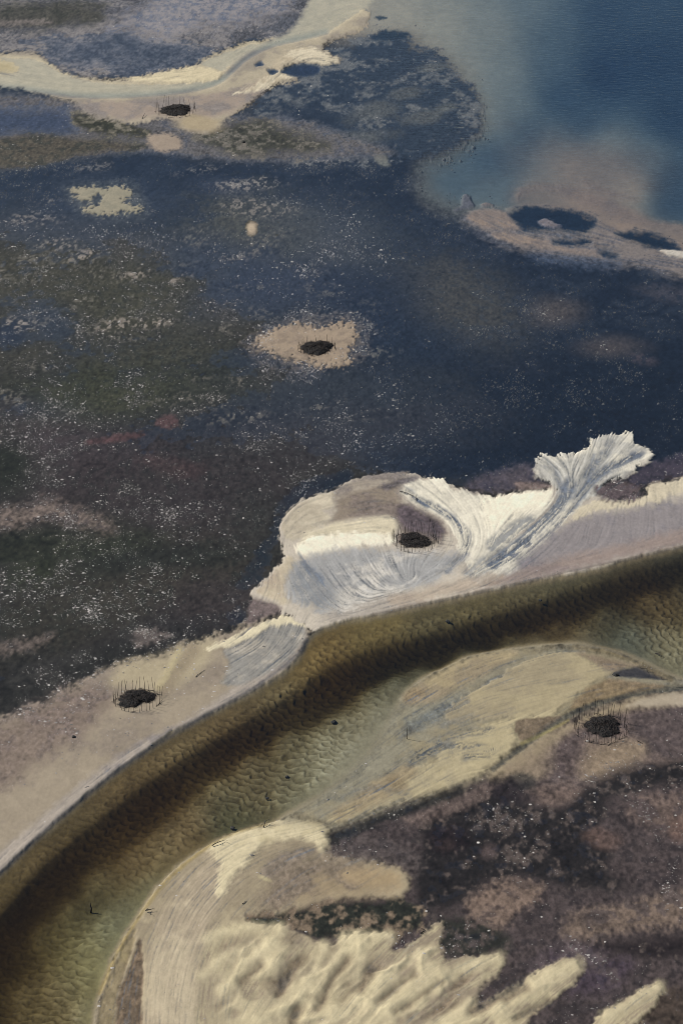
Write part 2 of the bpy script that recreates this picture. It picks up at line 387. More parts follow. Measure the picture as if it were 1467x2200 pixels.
patch(330,1200,190,26,-4,(38,42,38),None,.7,.02,.6); patch(200,1430,200,22,-22,(38,38,36),None,.85,.02,.7); patch(470,1290,110,40,0,(64,58,58),(48,45,46),.8,.03,1.0); patch(60,1240,90,30,-10,(52,56,42),(40,44,36),.8,.03,.8); patch(250,1170,110,22,-12,(46,50,40),None,.7,.03,.8); patch(560,1120,60,50,0,(56,56,54),(44,46,44),.6,.03,.8)
# pale silty veils
lay(poly([(-200,1110),(40,1090),(100,1065),(160,1090),(250,1135),(230,1150),(150,1120),(90,1110),(20,1140),(-200,1160)], 18, 8, 12), (140, 126, 120), (84, 76, 76), m_rag, a=.75, h=.06, spk=1.0)
lay(poly([(-100,1390),(60,1370),(120,1355),(130,1370),(60,1400),(-100,1420)], 14, 8, 10), (124, 112, 108), (76, 70, 70), m_rag, a=.7, h=.05, spk=1.0)
lay(poly([(290,1375),(330,1352),(365,1360),(345,1380),(310,1390)], 10, 8, 8), (118, 108, 106), a=.6, h=.05, spk=1)
lay(poly([(180,948),(250,935),(315,928),(310,938),(240,950),(190,955)], 6, 3, 3), (92, 68, 70), a=.75, h=.03, spk=.1)
lay(poly([(330,905),(365,888),(390,905),(375,920),(340,915)], 6, 4, 3), (90, 68, 70), a=.7, h=.03, spk=.1)
patch(390,1010,40,18,0,(84,64,66),None,.4); patch(330,990,30,14,0,(84,66,68),None,.4)
patch(1000,650,130,75,25,(86,82,74),(66,66,64),.75,-.04,.2,.8,.5); patch(1190,670,55,30,0,(96,86,80),None,.7,-.04,.15,.8,.5); patch(1310,745,65,22,0,(88,78,74),None,.7,-.04,.15,.8,.5)
patch(1370,770,30,10,10,(110,96,100),(60,56,64),.5,-.03,.3); patch(1130,790,60,18,0,(46,48,58),None,.4,-.1); patch(900,920,170,55,-10,(54,54,60),(44,46,52),.7,-.06,.4)
patch(850,720,140,40,10,(42,50,64),None,.6,-.12); patch(1430,630,50,16,10,(96,90,96),(50,52,62),.5,-.04,.3); patch(800,640,90,60,0,(34,42,60),None,.6,-.14)
def speck(u, v, a, b, rot, c, al):
    i, w, r = blob(u, v, a, b, rot, .9, 2.4)
    lay((i, w * sstep(.05, .75, n_rag[i] + .8 * n_gr[i])), c, a=al, spk=1.3)
for _ in range(70):
    u, v = random.uniform(-60, 820), random.uniform(500, 900)
    speck(u, v, random.uniform(14, 60), random.uniform(5, 14), random.uniform(-15, 15), (112, 108, 102), random.uniform(.3, .7))
for u, v, a, b, al in [(330,690,55,14,.8),(240,700,60,12,.55),(370,605,22,7,.9),(180,548,24,6,.8),(130,525,28,7,.7),(290,590,22,8,.6),(90,590,26,8,.6),(500,550,26,7,.7),(30,700,34,12,.8),(560,395,40,8,.6),(500,395,45,6,.6),(700,350,40,5,.6),(100,430,36,8,.5),(70,470,40,10,.5),(160,360,40,6,.5),(420,365,40,6,.4),(690,355,30,6,.5),(580,440,60,12,.5),(1060,505,14,4,.7)]:
    speck(u, v, a * 1.15, b * 1.3, -6, (164, 154, 146), min(1, al * 1.15))
# pale sand round the middle brush pile
lay(poly([(520,740),(575,705),(600,690),(650,680),(740,675),(790,690),(800,720),(790,770),(740,795),(650,800),(560,770)], 16, 14, 10), (120, 112, 108), (60, 62, 70), m_rag, a=.7, h=0, spk=1.6)
lay(poly([(548,738),(572,716),(600,700),(640,690),(668,700),(700,708),(715,692),(745,688),(765,704),(768,735),(752,752),(754,784),(722,792),(682,788),(650,780),(600,766),(565,755)], 7, 4, 5, 1, grain=8), (168, 152, 136), (148, 134, 122), m_fine, h=.12, spk=.4, dry=.7)

# ------------------------------------------------------------------ 6 shoals in the lagoon mouth
lay(poly([(985,470),(1010,448),(1050,443),(1095,450),(1112,480),(1128,494),(1195,494),(1262,500),(1278,480),(1300,474),(1335,500),(1380,520),(1420,530),(1700,590),(1700,680),(1430,590),(1380,572),(1300,566),(1200,556),(1120,542),(1050,510),(1005,485)], 16, 3, 6, streak=2), (150, 137, 130), (100, 98, 104), sstep(-.6, .6, .6 * n_mid + .6 * lic), h=-.06, spk=0, strk=.8)
lay(poly([(1000,466),(1022,448),(1056,447),(1090,453),(1102,472),(1120,493),(1080,492),(1040,490),(1015,478)], 6, 2, 3), (144, 130, 122), h=.0, dry=.2, a=.85)
lay(poly([(1052,502),(1070,497),(1110,502),(1170,515),(1230,528),(1290,540),(1310,552),(1250,548),(1180,538),(1110,525),(1065,512)], 4, 2, 2), (144, 130, 122), h=.0, dry=.2, a=.85)
lay(poly([(990,420),(1003,412),(1014,430),(1022,442),(1000,448),(978,455),(972,448),(995,440)], 4, 2), (104, 104, 112), h=-.06)
lay(poly([(1030,438),(1050,432),(1064,440),(1040,443)], 3, 2), (120, 114, 116), h=0)
lay(poly([(1110,430),(1125,408),(1170,403),(1230,425),(1290,455),(1350,480),(1420,495),(1467,510),(1700,540),(1700,490),(1467,480),(1400,468),(1350,445),(1290,415),(1240,385),(1290,400),(1360,425),(1380,430),(1300,425),(1250,400),(1180,390),(1110,400)], 14, 3, 5), (140, 124, 116), (120, 110, 108), m_mid, h=-.1, a=.85)
DK = (36, 48, 62)
for P in ([(1095,450),(1130,440),(1180,442),(1230,450),(1270,462),(1290,472),(1270,488),(1255,500),(1215,496),(1195,492),(1130,494),(1112,478)],
          [(1183,516),(1205,512),(1235,516),(1265,512),(1276,518),(1262,524),(1225,527),(1195,524)],
          [(1284,538),(1300,536),(1322,543),(1330,550),(1318,553),(1298,547)],
          [(1318,502),(1350,494),(1390,498),(1430,510),(1466,530),(1460,538),(1420,536),(1390,530),(1350,515)]):
    lay(stroke(P + [P[0]], 6, 5, 2, 4), (146, 134, 128), a=.5, h=.02)
    lay(poly(P, 8, 3, 6, streak=2), DK, h=-.35, spk=0, dry=0)
lay(poly([(1150,478),(1165,470),(1180,468),(1198,482),(1208,492),(1180,490)], 4, 3, 2), (112, 108, 116), h=0)
lay(poly([(1410,538),(1440,535),(1500,545),(1500,560),(1450,553)], 4, 2, 2), (196, 190, 184), h=.15, dry=.6)
lay(poly([(1120,540),(1250,556),(1330,562),(1330,575),(1230,575),(1140,560)], 12, 3, 4), (70, 80, 100), h=-.15, a=.7)

# ------------------------------------------------------------------ 7 lower-right flat
BR, BRD, PU_ = (112, 100, 98), (48, 44, 48), (84, 76, 82)
lay(poly([(700,1785),(780,1765),(940,1710),(1000,1680),(1060,1650),(1110,1615),(1150,1580),(1200,1545),(1300,1505),(1390,1485),(1960,1430),(1960,2700),(200,2700),(205,2200),(500,1960)], 8, 3, 3), (82, 73, 74), (58, 52, 54), m_rag, h=.03, spk=.45)
lay(poly([(1170,1580),(1240,1540),(1330,1515),(1400,1520),(1960,1490),(1960,1620),(1467,1650),(1380,1660),(1280,1690),(1190,1690),(1130,1660),(1100,1640)], 22, 6, 12), (118, 104, 100), (94, 84, 84), m_rag, h=.04, spk=.3)
lay(poly([(1390,1520),(1440,1510),(1960,1480),(1960,1600),(1460,1640),(1400,1620),(1350,1580),(1340,1530)], 18, 5, 10), (98, 87, 87), (82, 73, 74), m_rag, h=.03, spk=.3)
lay(poly([(1040,1680),(1080,1640),(1160,1585),(1240,1545),(1320,1512),(1390,1498),(1700,1470),(1700,1500),(1420,1515),(1320,1530),(1250,1560),(1200,1590),(1150,1640),(1090,1680)], 12, 3, 6), (160, 146, 124), (140, 126, 112), m_mid, h=.1, spk=.1, dry=.4)
lay(poly([(1440,1488),(1700,1470),(1700,1500),(1330,1525),(1360,1508)], 6, 3, 3), (184, 172, 156), h=.12, a=.85, dry=.4)
lay(poly([(1240,1600),(1300,1605),(1370,1590),(1390,1620),(1340,1655),(1290,1670),(1230,1660)], 22, 5, 8), (146, 130, 112), a=.85, h=.08, dry=.3)
lay(poly([(1070,1680),(1100,1650),(1150,1620),(1190,1600),(1195,1640),(1150,1680)], 12, 4, 6), (150, 135, 118), a=.8, h=.08)
lay(blob(1225,1622,50,38,-30,.7,.6), (94, 83, 84), a=.8, h=.02)
lay(poly([(1120,1680),(1180,1690),(1260,1700),(1240,1720),(1190,1735),(1140,1720)], 16, 6, 8), (120, 104, 98), a=.8)
# dark weed belts
for P, c in (([(705,1790),(780,1768),(850,1738),(930,1712),(965,1692),(1010,1688),(1040,1692),(960,1725),(900,1745),(830,1765),(760,1800),(720,1830),(700,1815)], (50,48,48)),
          ([(900,1760),(960,1730),(1050,1690),(1080,1690),(1130,1730),(1160,1740),(1230,1730),(1280,1690),(1340,1660),(1400,1640),(1960,1560),(1960,1660),(1450,1690),(1370,1700),(1300,1730),(1280,1790),(1330,1830),(1300,1870),(1380,1900),(1300,1920),(1180,1900),(1090,1870),(1020,1920),(980,1960),(900,1960),(870,1900),(890,1840)], (42,39,40)),
          ([(1230,2020),(1300,2030),(1400,2010),(1700,1990),(1700,2050),(1400,2060),(1290,2060)], (44,38,40)),
          ([(900,2000),(960,1960),(1040,1985),(1110,2010),(1090,2050),(1010,2050),(950,2040)], (50,50,46)),
          ([(1360,2160),(1430,2120),(1700,2100),(1700,2240),(1380,2300)], (76,66,60))):
    lay(poly(P, 14, 10, 16), c, (78, 70, 68), sstep(.0, .9, n_rag + .6 * n_mid + .4 * n_gr), h=.005, spk=.5)
lay(blob(1120,1680,30,18,0,.5,.9), (58, 58, 58), a=.8); lay(blob(1085,1700,36,26,20,.5,.9), (48, 42, 46), a=.8)
lay(poly([(870,1755),(950,1720),(1040,1675),(1070,1690),(1010,1730),(920,1770),(880,1775)], 12, 6, 8), (112, 98, 94), a=.75, h=.05)
lay(blob(965,1800,40,26,0,.5,1), (38, 30, 34), a=.8); lay(blob(960,1815,14,10,0,.7,1.5), (70, 58, 56), a=.4)
lay(poly([(985,1960),(1010,1920),(1080,1880),(1180,1900),(1120,1960),(1090,2000),(1040,1980)], 14, 13, 14), (134, 116, 106), (92, 80, 76), m_rag, a=.9, h=.07, spk=.4)
lay(poly([(1190,1990),(1240,1950),(1330,1940),(1400,1920),(1700,1900),(1700,1990),(1400,2000),(1290,2020),(1210,2020)], 16, 12, 14), (128, 112, 102), (90, 80, 78), m_rag, a=.9, h=.06, spk=.4)
lay(poly([(1330,1740),(1400,1710),(1700,1690),(1700,1760),(1420,1790),(1380,1770)], 18, 12, 12), (120, 104, 98), (82, 72, 72), m_rag, a=.8, h=.05)
lay(blob(1290,1800,34,18,20,.6,1.2), (116, 96, 90), a=.6); lay(blob(1050,1830,16,14,0,.6,1), (106, 92, 92), a=.5); lay(blob(1455,1780,20,30,0,.5,1), (116, 94, 86), a=.6)
lay(poly([(1130,2060),(1240,2030),(1300,2060),(1380,2060),(1320,2130),(1250,2140),(1190,2130)], 20, 8, 14), (74, 64, 76), (88, 78, 82), m_rag, a=.8, h=.0)
lay(poly([(700,1840),(760,1800),(860,1800),(910,1850),(890,1900),(850,1870),(760,1860)], 18, 8, 10), (92, 84, 84), (70, 64, 66), m_rag, a=.8)
lay(blob(1270,1975,28,16,0,.6,1.3), (74, 66, 66), a=.7)

# ------------------------------------------------------------------ 8 point bar and dunes (bottom)
CREAM, CRD = (208, 196, 164), (166, 152, 124)
lay(poly([(205,2560),(200,2200),(225,2120),(250,2040),(290,1980),(330,1910),(380,1858),(440,1815),(500,1787),(570,1772),(640,1764),(695,1766),(712,1785),(708,1815),(700,1840),(780,1850),(850,1865),(880,1890),(870,1920),(830,1930),(760,1925),(690,1935),(620,1965),(560,1985),(620,2000),(720,2035),(760,2200),(740,2560)], 9, 4, 5, 1), (184, 171, 146), (158, 146, 126), m_mid, h=.22, spk=.02, dry=.6, strk=.35)
lay(poly([(330,2560),(305,2200),(315,2080),(335,2000),(370,1925),(420,1862),(470,1830),(520,1860),(480,1940),(440,2010),(420,2100),(430,2200),(470,2560)], 26, 4, 6), (198, 185, 162), (176, 163, 144), m_mid, h=.3, strk=.6, dry=.6)
lay(poly([(440,1828),(500,1794),(570,1776),(640,1767),(694,1768),(709,1788),(706,1822),(690,1836),(678,1812),(640,1800),(590,1808),(540,1840),(500,1890),(470,1940),(462,1900),(480,1860)], 9, 4, 5, streak=1.5), CREAM, (218, 206, 176), m_mid, h=.38, strk=.25, dry=.9)
lay(poly([(555,1875),(600,1835),(660,1815),(690,1830),(650,1850),(610,1880),(570,1895)], 8, 4, 5), (134, 124, 114), h=.2, strk=.8)
lay(poly([(600,1860),(680,1840),(760,1850),(860,1870),(870,1900),(820,1930),(700,1930),(640,1950),(560,1955),(570,1900)], 30, 7, 14), (160, 144, 120), (128, 116, 104), m_mid, h=.16, dry=.4, strk=.3)
lay(poly([(720,1870),(800,1862),(860,1880),(850,1905),(760,1905)], 14, 4, 6), (176, 156, 126), a=.8)
lay(blob(570,1890,16,5,20,.5,.6), (196, 184, 150), a=.8)
# mottled dark hollow
lay(poly([(520,1975),(560,1965),(640,1955),(700,1935),(790,1930),(880,1925),(920,1960),(900,2000),(850,2010),(760,2010),(700,2030),(660,2015),(620,1992),(560,1988)], 7, 8, 10), (48, 50, 44), (118, 104, 90), sstep(-.45, .25, n_rag * .7 + n_mid + .3 * n_gr), h=.03, spk=.25, dry=0)
lay(poly([(530,1975),(570,1970),(615,1975),(610,1988),(560,1990)], 5, 3, 3), (40, 44, 38), h=0)
lay(poly([(600,2060),(650,2040),(690,2055),(660,2075)], 8, 5, 4), (104, 92, 82), a=.7)
DUNE = [
 [(415,2560),(425,2150),(435,2040),(455,2005),(490,1986),(530,1990),(560,1996),(600,1988),(618,1996),(615,2012),(650,2030),(700,2035),(745,2012),(770,2004),(835,2006),(842,2020),(832,2046),(856,2042),(890,2022),(935,1985),(958,1978),(945,2010),(950,2040),(965,2065),(1000,2052),(1040,2052),(1078,2052),(1088,2070),(1066,2100),(1010,2150),(1016,2172),(1080,2130),(1150,2092),(1200,2062),(1224,2060),(1246,2085),(1252,2100),(1180,2155),(1110,2205),(1080,2560)],
 [(1180,2560),(1250,2215),(1310,2170),(1360,2135),(1400,2115),(1428,2117),(1420,2150),(1380,2190),(1340,2230),(1290,2560)]]
m_str = sstep(-.55, .75, .7 * n_mid + .35 * lic + .5 * n_rag)
for P in DUNE:
    lay(poly(P, 6, 2.5, 7, 2, streak=1.2, grain=2.0), (200, 188, 158), (152, 140, 124), m_str, h=.2, spk=.02, dry=.8, strk=.2)
for (u, v, a, b, rot) in [(520,2040,44,22,-20),(600,2110,30,60,25),(480,2150,40,50,0),(690,2090,22,50,28),(800,2090,50,24,-40),(860,2100,60,16,-35),(1010,2090,50,18,-25),(1150,2120,40,12,-30),(560,2170,40,24,0),(760,2180,60,18,-20),(900,2190,70,16,-10),(1370,2150,40,12,-30),(620,2020,30,12,10)]:
    lay(blob(u, v, a, b, rot, .8, 1.6), (140, 128, 116), (122, 110, 98), m_fine, a=.6, strk=.7)
i, w, sd = poly(DUNE[0], 10, 3, 4, 1)
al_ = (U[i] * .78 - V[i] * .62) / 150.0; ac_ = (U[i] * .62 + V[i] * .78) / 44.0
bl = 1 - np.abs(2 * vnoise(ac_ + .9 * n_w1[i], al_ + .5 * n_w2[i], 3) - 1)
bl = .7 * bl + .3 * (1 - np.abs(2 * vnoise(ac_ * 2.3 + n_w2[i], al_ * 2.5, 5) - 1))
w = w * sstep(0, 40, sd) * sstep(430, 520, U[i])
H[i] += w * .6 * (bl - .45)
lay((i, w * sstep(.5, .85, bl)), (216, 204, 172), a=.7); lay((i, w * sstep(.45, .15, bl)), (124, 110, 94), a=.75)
for pts, w in (([(440,2020),(500,1995),(600,1995)], 8), ([(520,2075),(570,2040),(600,2010)], 8), ([(620,2190),(660,2120),(690,2060),(700,2030)], 9), ([(745,2015),(830,2012)], 10),([(690,2130),(740,2040),(770,2020)],12),([(772,2150),(768,2080),(775,2025)],10),
               ([(770,2155),(840,2090),(925,2040)], 9), ([(790,2160),(850,2180),(900,2150),(960,2095),(1070,2060)], 12), ([(960,2200),(1010,2162)], 14), ([(1060,2170),(1150,2110),(1235,2075)], 12), ([(1300,2190),(1420,2120)], 10),([(470,2130),(540,2090),(600,2070)],8),([(560,2200),(640,2160)],10),([(600,2260),(760,2170)],12),([(430,2100),(470,2060),(540,2040)],8)):
    lay(stroke(pts, w, 14, 5, 5), (220, 208, 176), a=.75, hadd=.14, dry=1)
for pts, w in (([(688,2165),(705,2115),(745,2065)], 9), ([(812,2158),(850,2125),(890,2095)], 5), ([(852,2178),(900,2145),(945,2112)], 6), ([(1015,2175),(1060,2152),(1120,2112)], 10), ([(1090,2150),(1130,2125)], 8), ([(775,2130),(800,2085)], 12), ([(640,2170),(620,2220)], 12), ([(520,2110),(560,2080)], 9),([(600,2140),(625,2090)],9),([(1110,2190),(1180,2150)],5)):
    lay(stroke(pts, w, 12, 4, 4), (112, 98, 84), a=.8, hadd=-.4, dry=.1)
# small cut bank at the bottom left
lay(poly([(195,2560),(208,2180),(235,2110),(262,2040),(285,2000),(296,1995),(280,2060),(255,2130),(248,2200),(250,2560)], 4, 3, 3), (164, 150, 116), (140, 128, 104), m_mid, h=.04, strk=.3)
lay(poly([(250,2560),(246,2200),(258,2130),(285,2060),(300,2010),(312,2040),(306,2120),(306,2200),(320,2560)], 4, 3, 2), (122, 106, 90), (98, 86, 74), m_rag, h=.12, strk=.5)
lay(stroke([(246,2230),(252,2150),(266,2090),(282,2045)], 3, 5, 2.5), (84, 72, 62), a=.6, hadd=-.12)

# ------------------------------------------------------------------ 9 sand complex along the main channel (upper bank)
LEFTB = [(-500,1740),(-100,1580),(0,1545),(60,1526),(120,1492),(180,1465),(230,1436),(270,1422),(330,1415),(395,1388),(430,1378),(470,1364),(520,1344),(545,1332),(590,1325),(640,1322),(660,1335),(662,1365),(640,1420),(560,1500),(300,1660),(100,1830),(-100,2020),(-500,2300)]
lay(poly(LEFTB, 12, 4, 3, 1, grain=6), (166, 154, 138), (148, 137, 126), m_mid, h=.16, spk=.15, dry=.4)
lay(poly([(-500,1760),(0,1560),(120,1500),(200,1470),(260,1500),(200,1560),(100,1640),(0,1720),(-500,1960)], 26, 8, 12), (128, 113, 108), (102, 90, 90), m_rag, a=.75, h=.14, spk=.5)
lay(poly([(260,1425),(330,1418),(400,1390),(470,1368),(450,1420),(400,1470),(340,1490),(280,1470),(230,1480)], 18, 4, 8), (186, 174, 148), a=.8, h=.2, dry=.7)
lay(stroke([(350,1485),(385,1440),(415,1400)], 14, 12, 3), (126, 112, 98), a=.45)
lay(stroke([(340,1480),(365,1440),(385,1400)], 7, 6, 2), (192, 180, 146), a=.6, hadd=.06)
lay(poly([(390,1560),(300,1590),(200,1665),(100,1745),(0,1830),(-150,1950),(-150,2000),(0,1885),(130,1770),(290,1640),(430,1555),(560,1482),(650,1405),(662,1350),(640,1345),(600,1400),(540,1450),(470,1500)], 9, 3, 3), (178, 168, 160), (146, 139, 138), m_mid, h=.1, strk=.8, dry=.3)
lay(poly([(470,1398),(520,1362),(570,1335),(630,1325),(658,1340),(655,1375),(620,1420),(560,1455),(500,1480),(470,1470),(500,1430)], 6, 3, 2), (150, 148, 146), (172, 166, 158), m_mid, h=.1, strk=1.0, dry=.4)
lay(poly([(440,1392),(500,1372),(545,1348),(590,1328),(640,1323),(660,1340),(655,1352),(620,1338),(580,1350),(540,1372),(490,1392),(455,1400)], 4, 3, 2, streak=1.8), (224, 214, 188), h=.22, dry=1, strk=.2)
# fan
FAN = [(535,1272),(560,1256),(580,1236),(605,1208),(613,1190),(603,1170),(600,1140),(604,1118),(620,1098),(645,1080),(675,1063),(712,1055),(735,1043),(760,1030),(800,1022),(850,1015),(900,1020),(960,1040),(1000,1053),(1050,1065),(1100,1062),(1140,1053),(1180,1050),(1190,1040),(1200,1060),(1290,1060),(1330,1078),(1375,1076),(1400,1065),(1388,1050),(1400,1040),(1440,1037),(1455,1028),(1950,950),(1950,1140),(1467,1180),(1250,1235),(1050,1275),(880,1312),(740,1340),(680,1360),(650,1345),(620,1322),(590,1310),(560,1300),(545,1285)]
lay(poly(FAN, 3, 3, 2, 1, streak=1.5), (204, 195, 184), (180, 172, 165), m_mid, h=.16, spk=.02, dry=.5, strk=.45)
JET = [(1000,1235),(1060,1200),(1120,1150),(1170,1105),(1190,1075),(1195,1050),(1180,1035),(1148,1030),(1144,1008),(1150,1000),(1155,980),(1172,978),(1190,981),(1212,974),(1240,972),(1264,961),(1266,946),(1290,938),(1312,930),(1322,934),(1356,930),(1362,946),(1374,954),(1386,963),(1405,976),(1394,986),(1390,994),(1366,1004),(1370,1016),(1350,1022),(1352,1030),(1325,1028),(1300,1040),(1290,1060),(1255,1080),(1230,1110),(1180,1160),(1110,1230),(1040,1262)]
lay(poly(JET, 2.5, 3, 1, 0, streak=1.8), (224, 219, 208), (192, 190, 186), m_mid, h=.2, strk=.95, dry=.6, spk=0)
LOBE = [(1010,1230),(985,1190),(975,1150),(950,1120),(915,1100),(890,1085),(870,1072),(858,1060),(866,1046),(880,1036),(905,1034),(940,1027),(955,1029),(966,1050),(985,1056),(1002,1054),(1016,1064),(1050,1068),(1100,1064),(1140,1055),(1180,1052),(1192,1075),(1150,1120),(1080,1180)]
lay(poly(LOBE, 2.5, 3, 1, 0, streak=1.8), (238, 232, 218), (212, 207, 196), m_mid, h=.2, strk=.75, dry=.8, spk=0)
lay(poly([(1030,1075),(1080,1070),(1140,1056),(1182,1052),(1190,1070),(1150,1095),(1090,1120),(1050,1140),(1040,1110)], 9, 3, 3, streak=2), (250, 243, 226), h=.26, dry=1, strk=.15)
# mud hollow inside the fan, round the brush pile
lay(poly([(700,1075),(760,1050),(830,1040),(850,1030),(870,1020),(862,1045),(858,1065),(880,1082),(920,1100),(950,1120),(968,1145),(950,1165),(920,1175),(870,1180),(850,1160),(860,1130),(840,1112),(800,1112),(740,1122),(690,1130),(720,1105),(720,1085)], 14, 4, 6), (150, 138, 126), (128, 117, 112), m_mid, h=.06, spk=.05, strk=.3, dry=.2)
lay(poly([(865,1075),(900,1095),(940,1112),(966,1140),(950,1155),(915,1150),(875,1140),(858,1120),(850,1095)], 10, 3, 4), (96, 86, 92), h=.02, dry=0)
lay(poly([(728,1048),(780,1026),(850,1014),(880,1010),(870,1020),(830,1038),(760,1052),(715,1062)], 6, 3, 3), (160, 150, 140), (128, 120, 118), m_mid, h=.1, a=.85, strk=.5)
lay(poly([(803,1050),(850,1032),(880,1020),(905,1030),(860,1045),(840,1055)], 6, 3, 3), (92, 88, 96), a=.8, h=.03)
lay(poly([(604,1150),(604,1120),(622,1100),(650,1082),(680,1066),(725,1057),(712,1072),(722,1085),(690,1100),(720,1112),(690,1135),(650,1150),(625,1165)], 6, 3, 3), (214, 204, 186), (190, 180, 164), m_mid, h=.2, dry=.7, strk=.4)
lay(poly([(700,1130),(760,1118),(810,1112),(840,1112),(855,1125),(848,1150),(845,1165),(790,1165),(700,1170),(640,1185),(650,1150)], 9, 3, 3), (218, 208, 186), h=.22, dry=.8)
lay(poly([(640,1170),(680,1150),(740,1145),(800,1147),(845,1150),(850,1172),(790,1175),(720,1185),(660,1200),(635,1190)], 6, 3, 2, streak=2), (250, 243, 226), h=.28, dry=1, strk=.2)
lay(poly([(548,1272),(575,1250),(610,1205),(625,1195),(640,1215),(625,1240),(612,1270),(625,1300),(600,1300),(570,1285)], 6, 4, 3), (204, 192, 172), (186, 172, 156), m_mid, h=.22, dry=.9, strk=.3, spk=.3)
lay(poly([(545,1285),(580,1290),(605,1305),(600,1318),(560,1325),(530,1345),(535,1310)], 7, 3, 3), (120, 108, 108), h=.04)
lay(poly([(615,1240),(635,1210),(670,1195),(740,1180),(840,1180),(900,1195),(990,1185),(1010,1200),(960,1240),(880,1270),(790,1290),(760,1310),(700,1320),(660,1305),(620,1290)], 12, 4, 4, streak=3), (170, 170, 173), (204, 200, 196), m_mid, h=.1, strk=1.0, dry=.3)
i, w, sd = poly([(622,1250),(640,1212),(665,1212),(710,1260),(735,1310),(690,1315),(640,1292)], 16, 3, 4, streak=3)
lay((i, w * sstep(-1.4, .6, lic[i])), (120, 126, 136), h=.04, a=.7, strk=1.3)  # wet streaks: darker sand with sky reflection tinted into the colour
lay(poly([(640,1185),(655,1200),(690,1240),(700,1260),(680,1250),(650,1215)], 6, 3, 2, streak=2), (100, 112, 132), a=.7, h=.03)
BLUE = (90, 100, 118)  # wet veins: darkened sand, sky reflection put into the colour as grey-blue
for pts, w, a in (([(868,1052),(905,1078),(950,1098),(985,1125),(1000,1150),(995,1185)], 7, .85), ([(985,1130),(1010,1150),(1005,1180),(960,1225)], 10, .5), ([(1060,1215),(1130,1160),(1180,1110),(1212,1070),(1225,1040)], 13, .7),
                  ([(1205,1050),(1195,1020),(1175,1000)], 6, .6), ([(1120,1200),(1180,1150),(1230,1090),(1265,1040),(1300,1010),(1370,978)], 10, .65), ([(1240,1070),(1280,1020),(1320,995),(1380,975)], 6, .6), ([(1260,1020),(1290,990),(1310,955)], 9, .6), ([(1230,1060),(1260,1020),(1275,980)], 6, .5),
                  ([(1020,1240),(1080,1200),(1140,1170)], 10, .5), ([(1060,1170),(1100,1140),(1140,1125)], 16, .55), ([(1080,1205),(1100,1195)], 12, .6), ([(1000,1230),(1060,1195),(1130,1160)],8,.5)):
    i, w_, sd = stroke(pts, w, 6, 2, 2)
    w_ = w_ * sstep(-1.1, .6, lic[i] + .5 * n_rag[i] + .4 * n_mid[i])
    lay((i, w_), BLUE, a=min(1, a * 1.25), h=.03, strk=1.1)
# right wing of the fan: grey wet sand below a white fringe
lay(poly([(1080,1225),(1160,1170),(1220,1120),(1280,1100),(1350,1092),(1420,1080),(1950,1000),(1950,1130),(1467,1168),(1330,1200),(1200,1230)], 16, 4, 4, streak=2), (150, 144, 148), (134, 130, 138), m_mid, h=.08, strk=.55, dry=.2)
lay(poly([(1020,1262),(1100,1235),(1200,1195),(1330,1170),(1467,1135),(1950,1050),(1950,1130),(1467,1172),(1330,1203),(1150,1243)], 14, 5, 4), (158, 142, 136), (142, 128, 126), m_mid, a=.85, h=.1, strk=.5)
lay(poly([(1195,1135),(1240,1095),(1290,1078),(1340,1080),(1375,1077),(1402,1066),(1386,1052),(1402,1040),(1440,1036),(1458,1027),(1950,940),(1950,980),(1467,1058),(1410,1078),(1350,1094),(1290,1098),(1250,1112)], 5, 5, 3, streak=1.6), (210, 200, 180), h=.2, dry=.8, strk=.4)
lay(poly([(1270,1050),(1320,1035),(1370,1040),(1385,1055),(1370,1072),(1330,1078),(1290,1072)], 8, 4, 4, streak=3), (116, 102, 98), (88, 78, 82), m_mid, h=.03, strk=.6, dry=0)
lay(poly([(820,1290),(900,1265),(1000,1245),(1060,1230),(1090,1240),(1000,1275),(880,1300)], 10, 5, 5), (176, 158, 142), a=.55, strk=.6)
# mud and sand just outside the fan
lay(poly([(985,1050),(1060,1010),(1140,990),(1150,1020),(1170,1045),(1130,1052),(1060,1062)], 12, 5, 8), (98, 88, 94), (68, 62, 74), m_mid, a=.85, h=-.02)
lay(poly([(1100,1035),(1150,1035),(1185,1045),(1180,1052),(1120,1058)], 8, 3, 4), (136, 120, 116), a=.75, h=.03)
lay(poly([(1360,1010),(1410,985),(1700,930),(1700,990),(1440,1032),(1390,1040),(1370,1050),(1340,1035)], 12, 6, 8), (76, 66, 76), (60, 54, 66), m_mid, a=.85, h=-.02)

# ------------------------------------------------------------------ 10 main channel
LB = [(-500,2330),(-150,2020),(0,1876),(60,1813),(120,1763),(200,1693),(280,1633),(350,1583),(430,1543),(500,1506),(560,1473),(610,1441),(645,1405),(660,1372),(690,1348),(740,1332),(800,1321),(880,1304),(950,1289),(1050,1267),(1150,1245),(1250,1227),(1330,1205),(1400,1187),(1467,1173),(1650,1130),(1950,1060)]
RB = [(1950,1440),(1600,1468),(1467,1466),(1420,1445),(1380,1422),(1320,1398),(1250,1386),(1180,1386),(1100,1394),(1050,1402),(1000,1414),(950,1437),(900,1462),(872,1490),(852,1530),(828,1575),(802,1615),(762,1660),(706,1702),(650,1736),(600,1762),(560,1775),(500,1790),(440,1820),(390,1854),(350,1893),(330,1915),(300,1964),(265,2014),(240,2064),(215,2134),(200,2204),(190,2400),(180,2560)]
chan = poly(LB + RB + [(-500,2560)], 3, 2.0, 3, 1)
i, w, sd = chan
THAL = resample([(1900,1110),(1600,1180),(1460,1203),(1350,1238),(1250,1275),(1150,1310),(1050,1345),(950,1375),(850,1405),(780,1435),(700,1470),(620,1520),(550,1560),(480,1595),(400,1645),(330,1695),(250,1755),(180,1805),(100,1875),(40,1955),(-30,2040),(-200,2240)], 14)
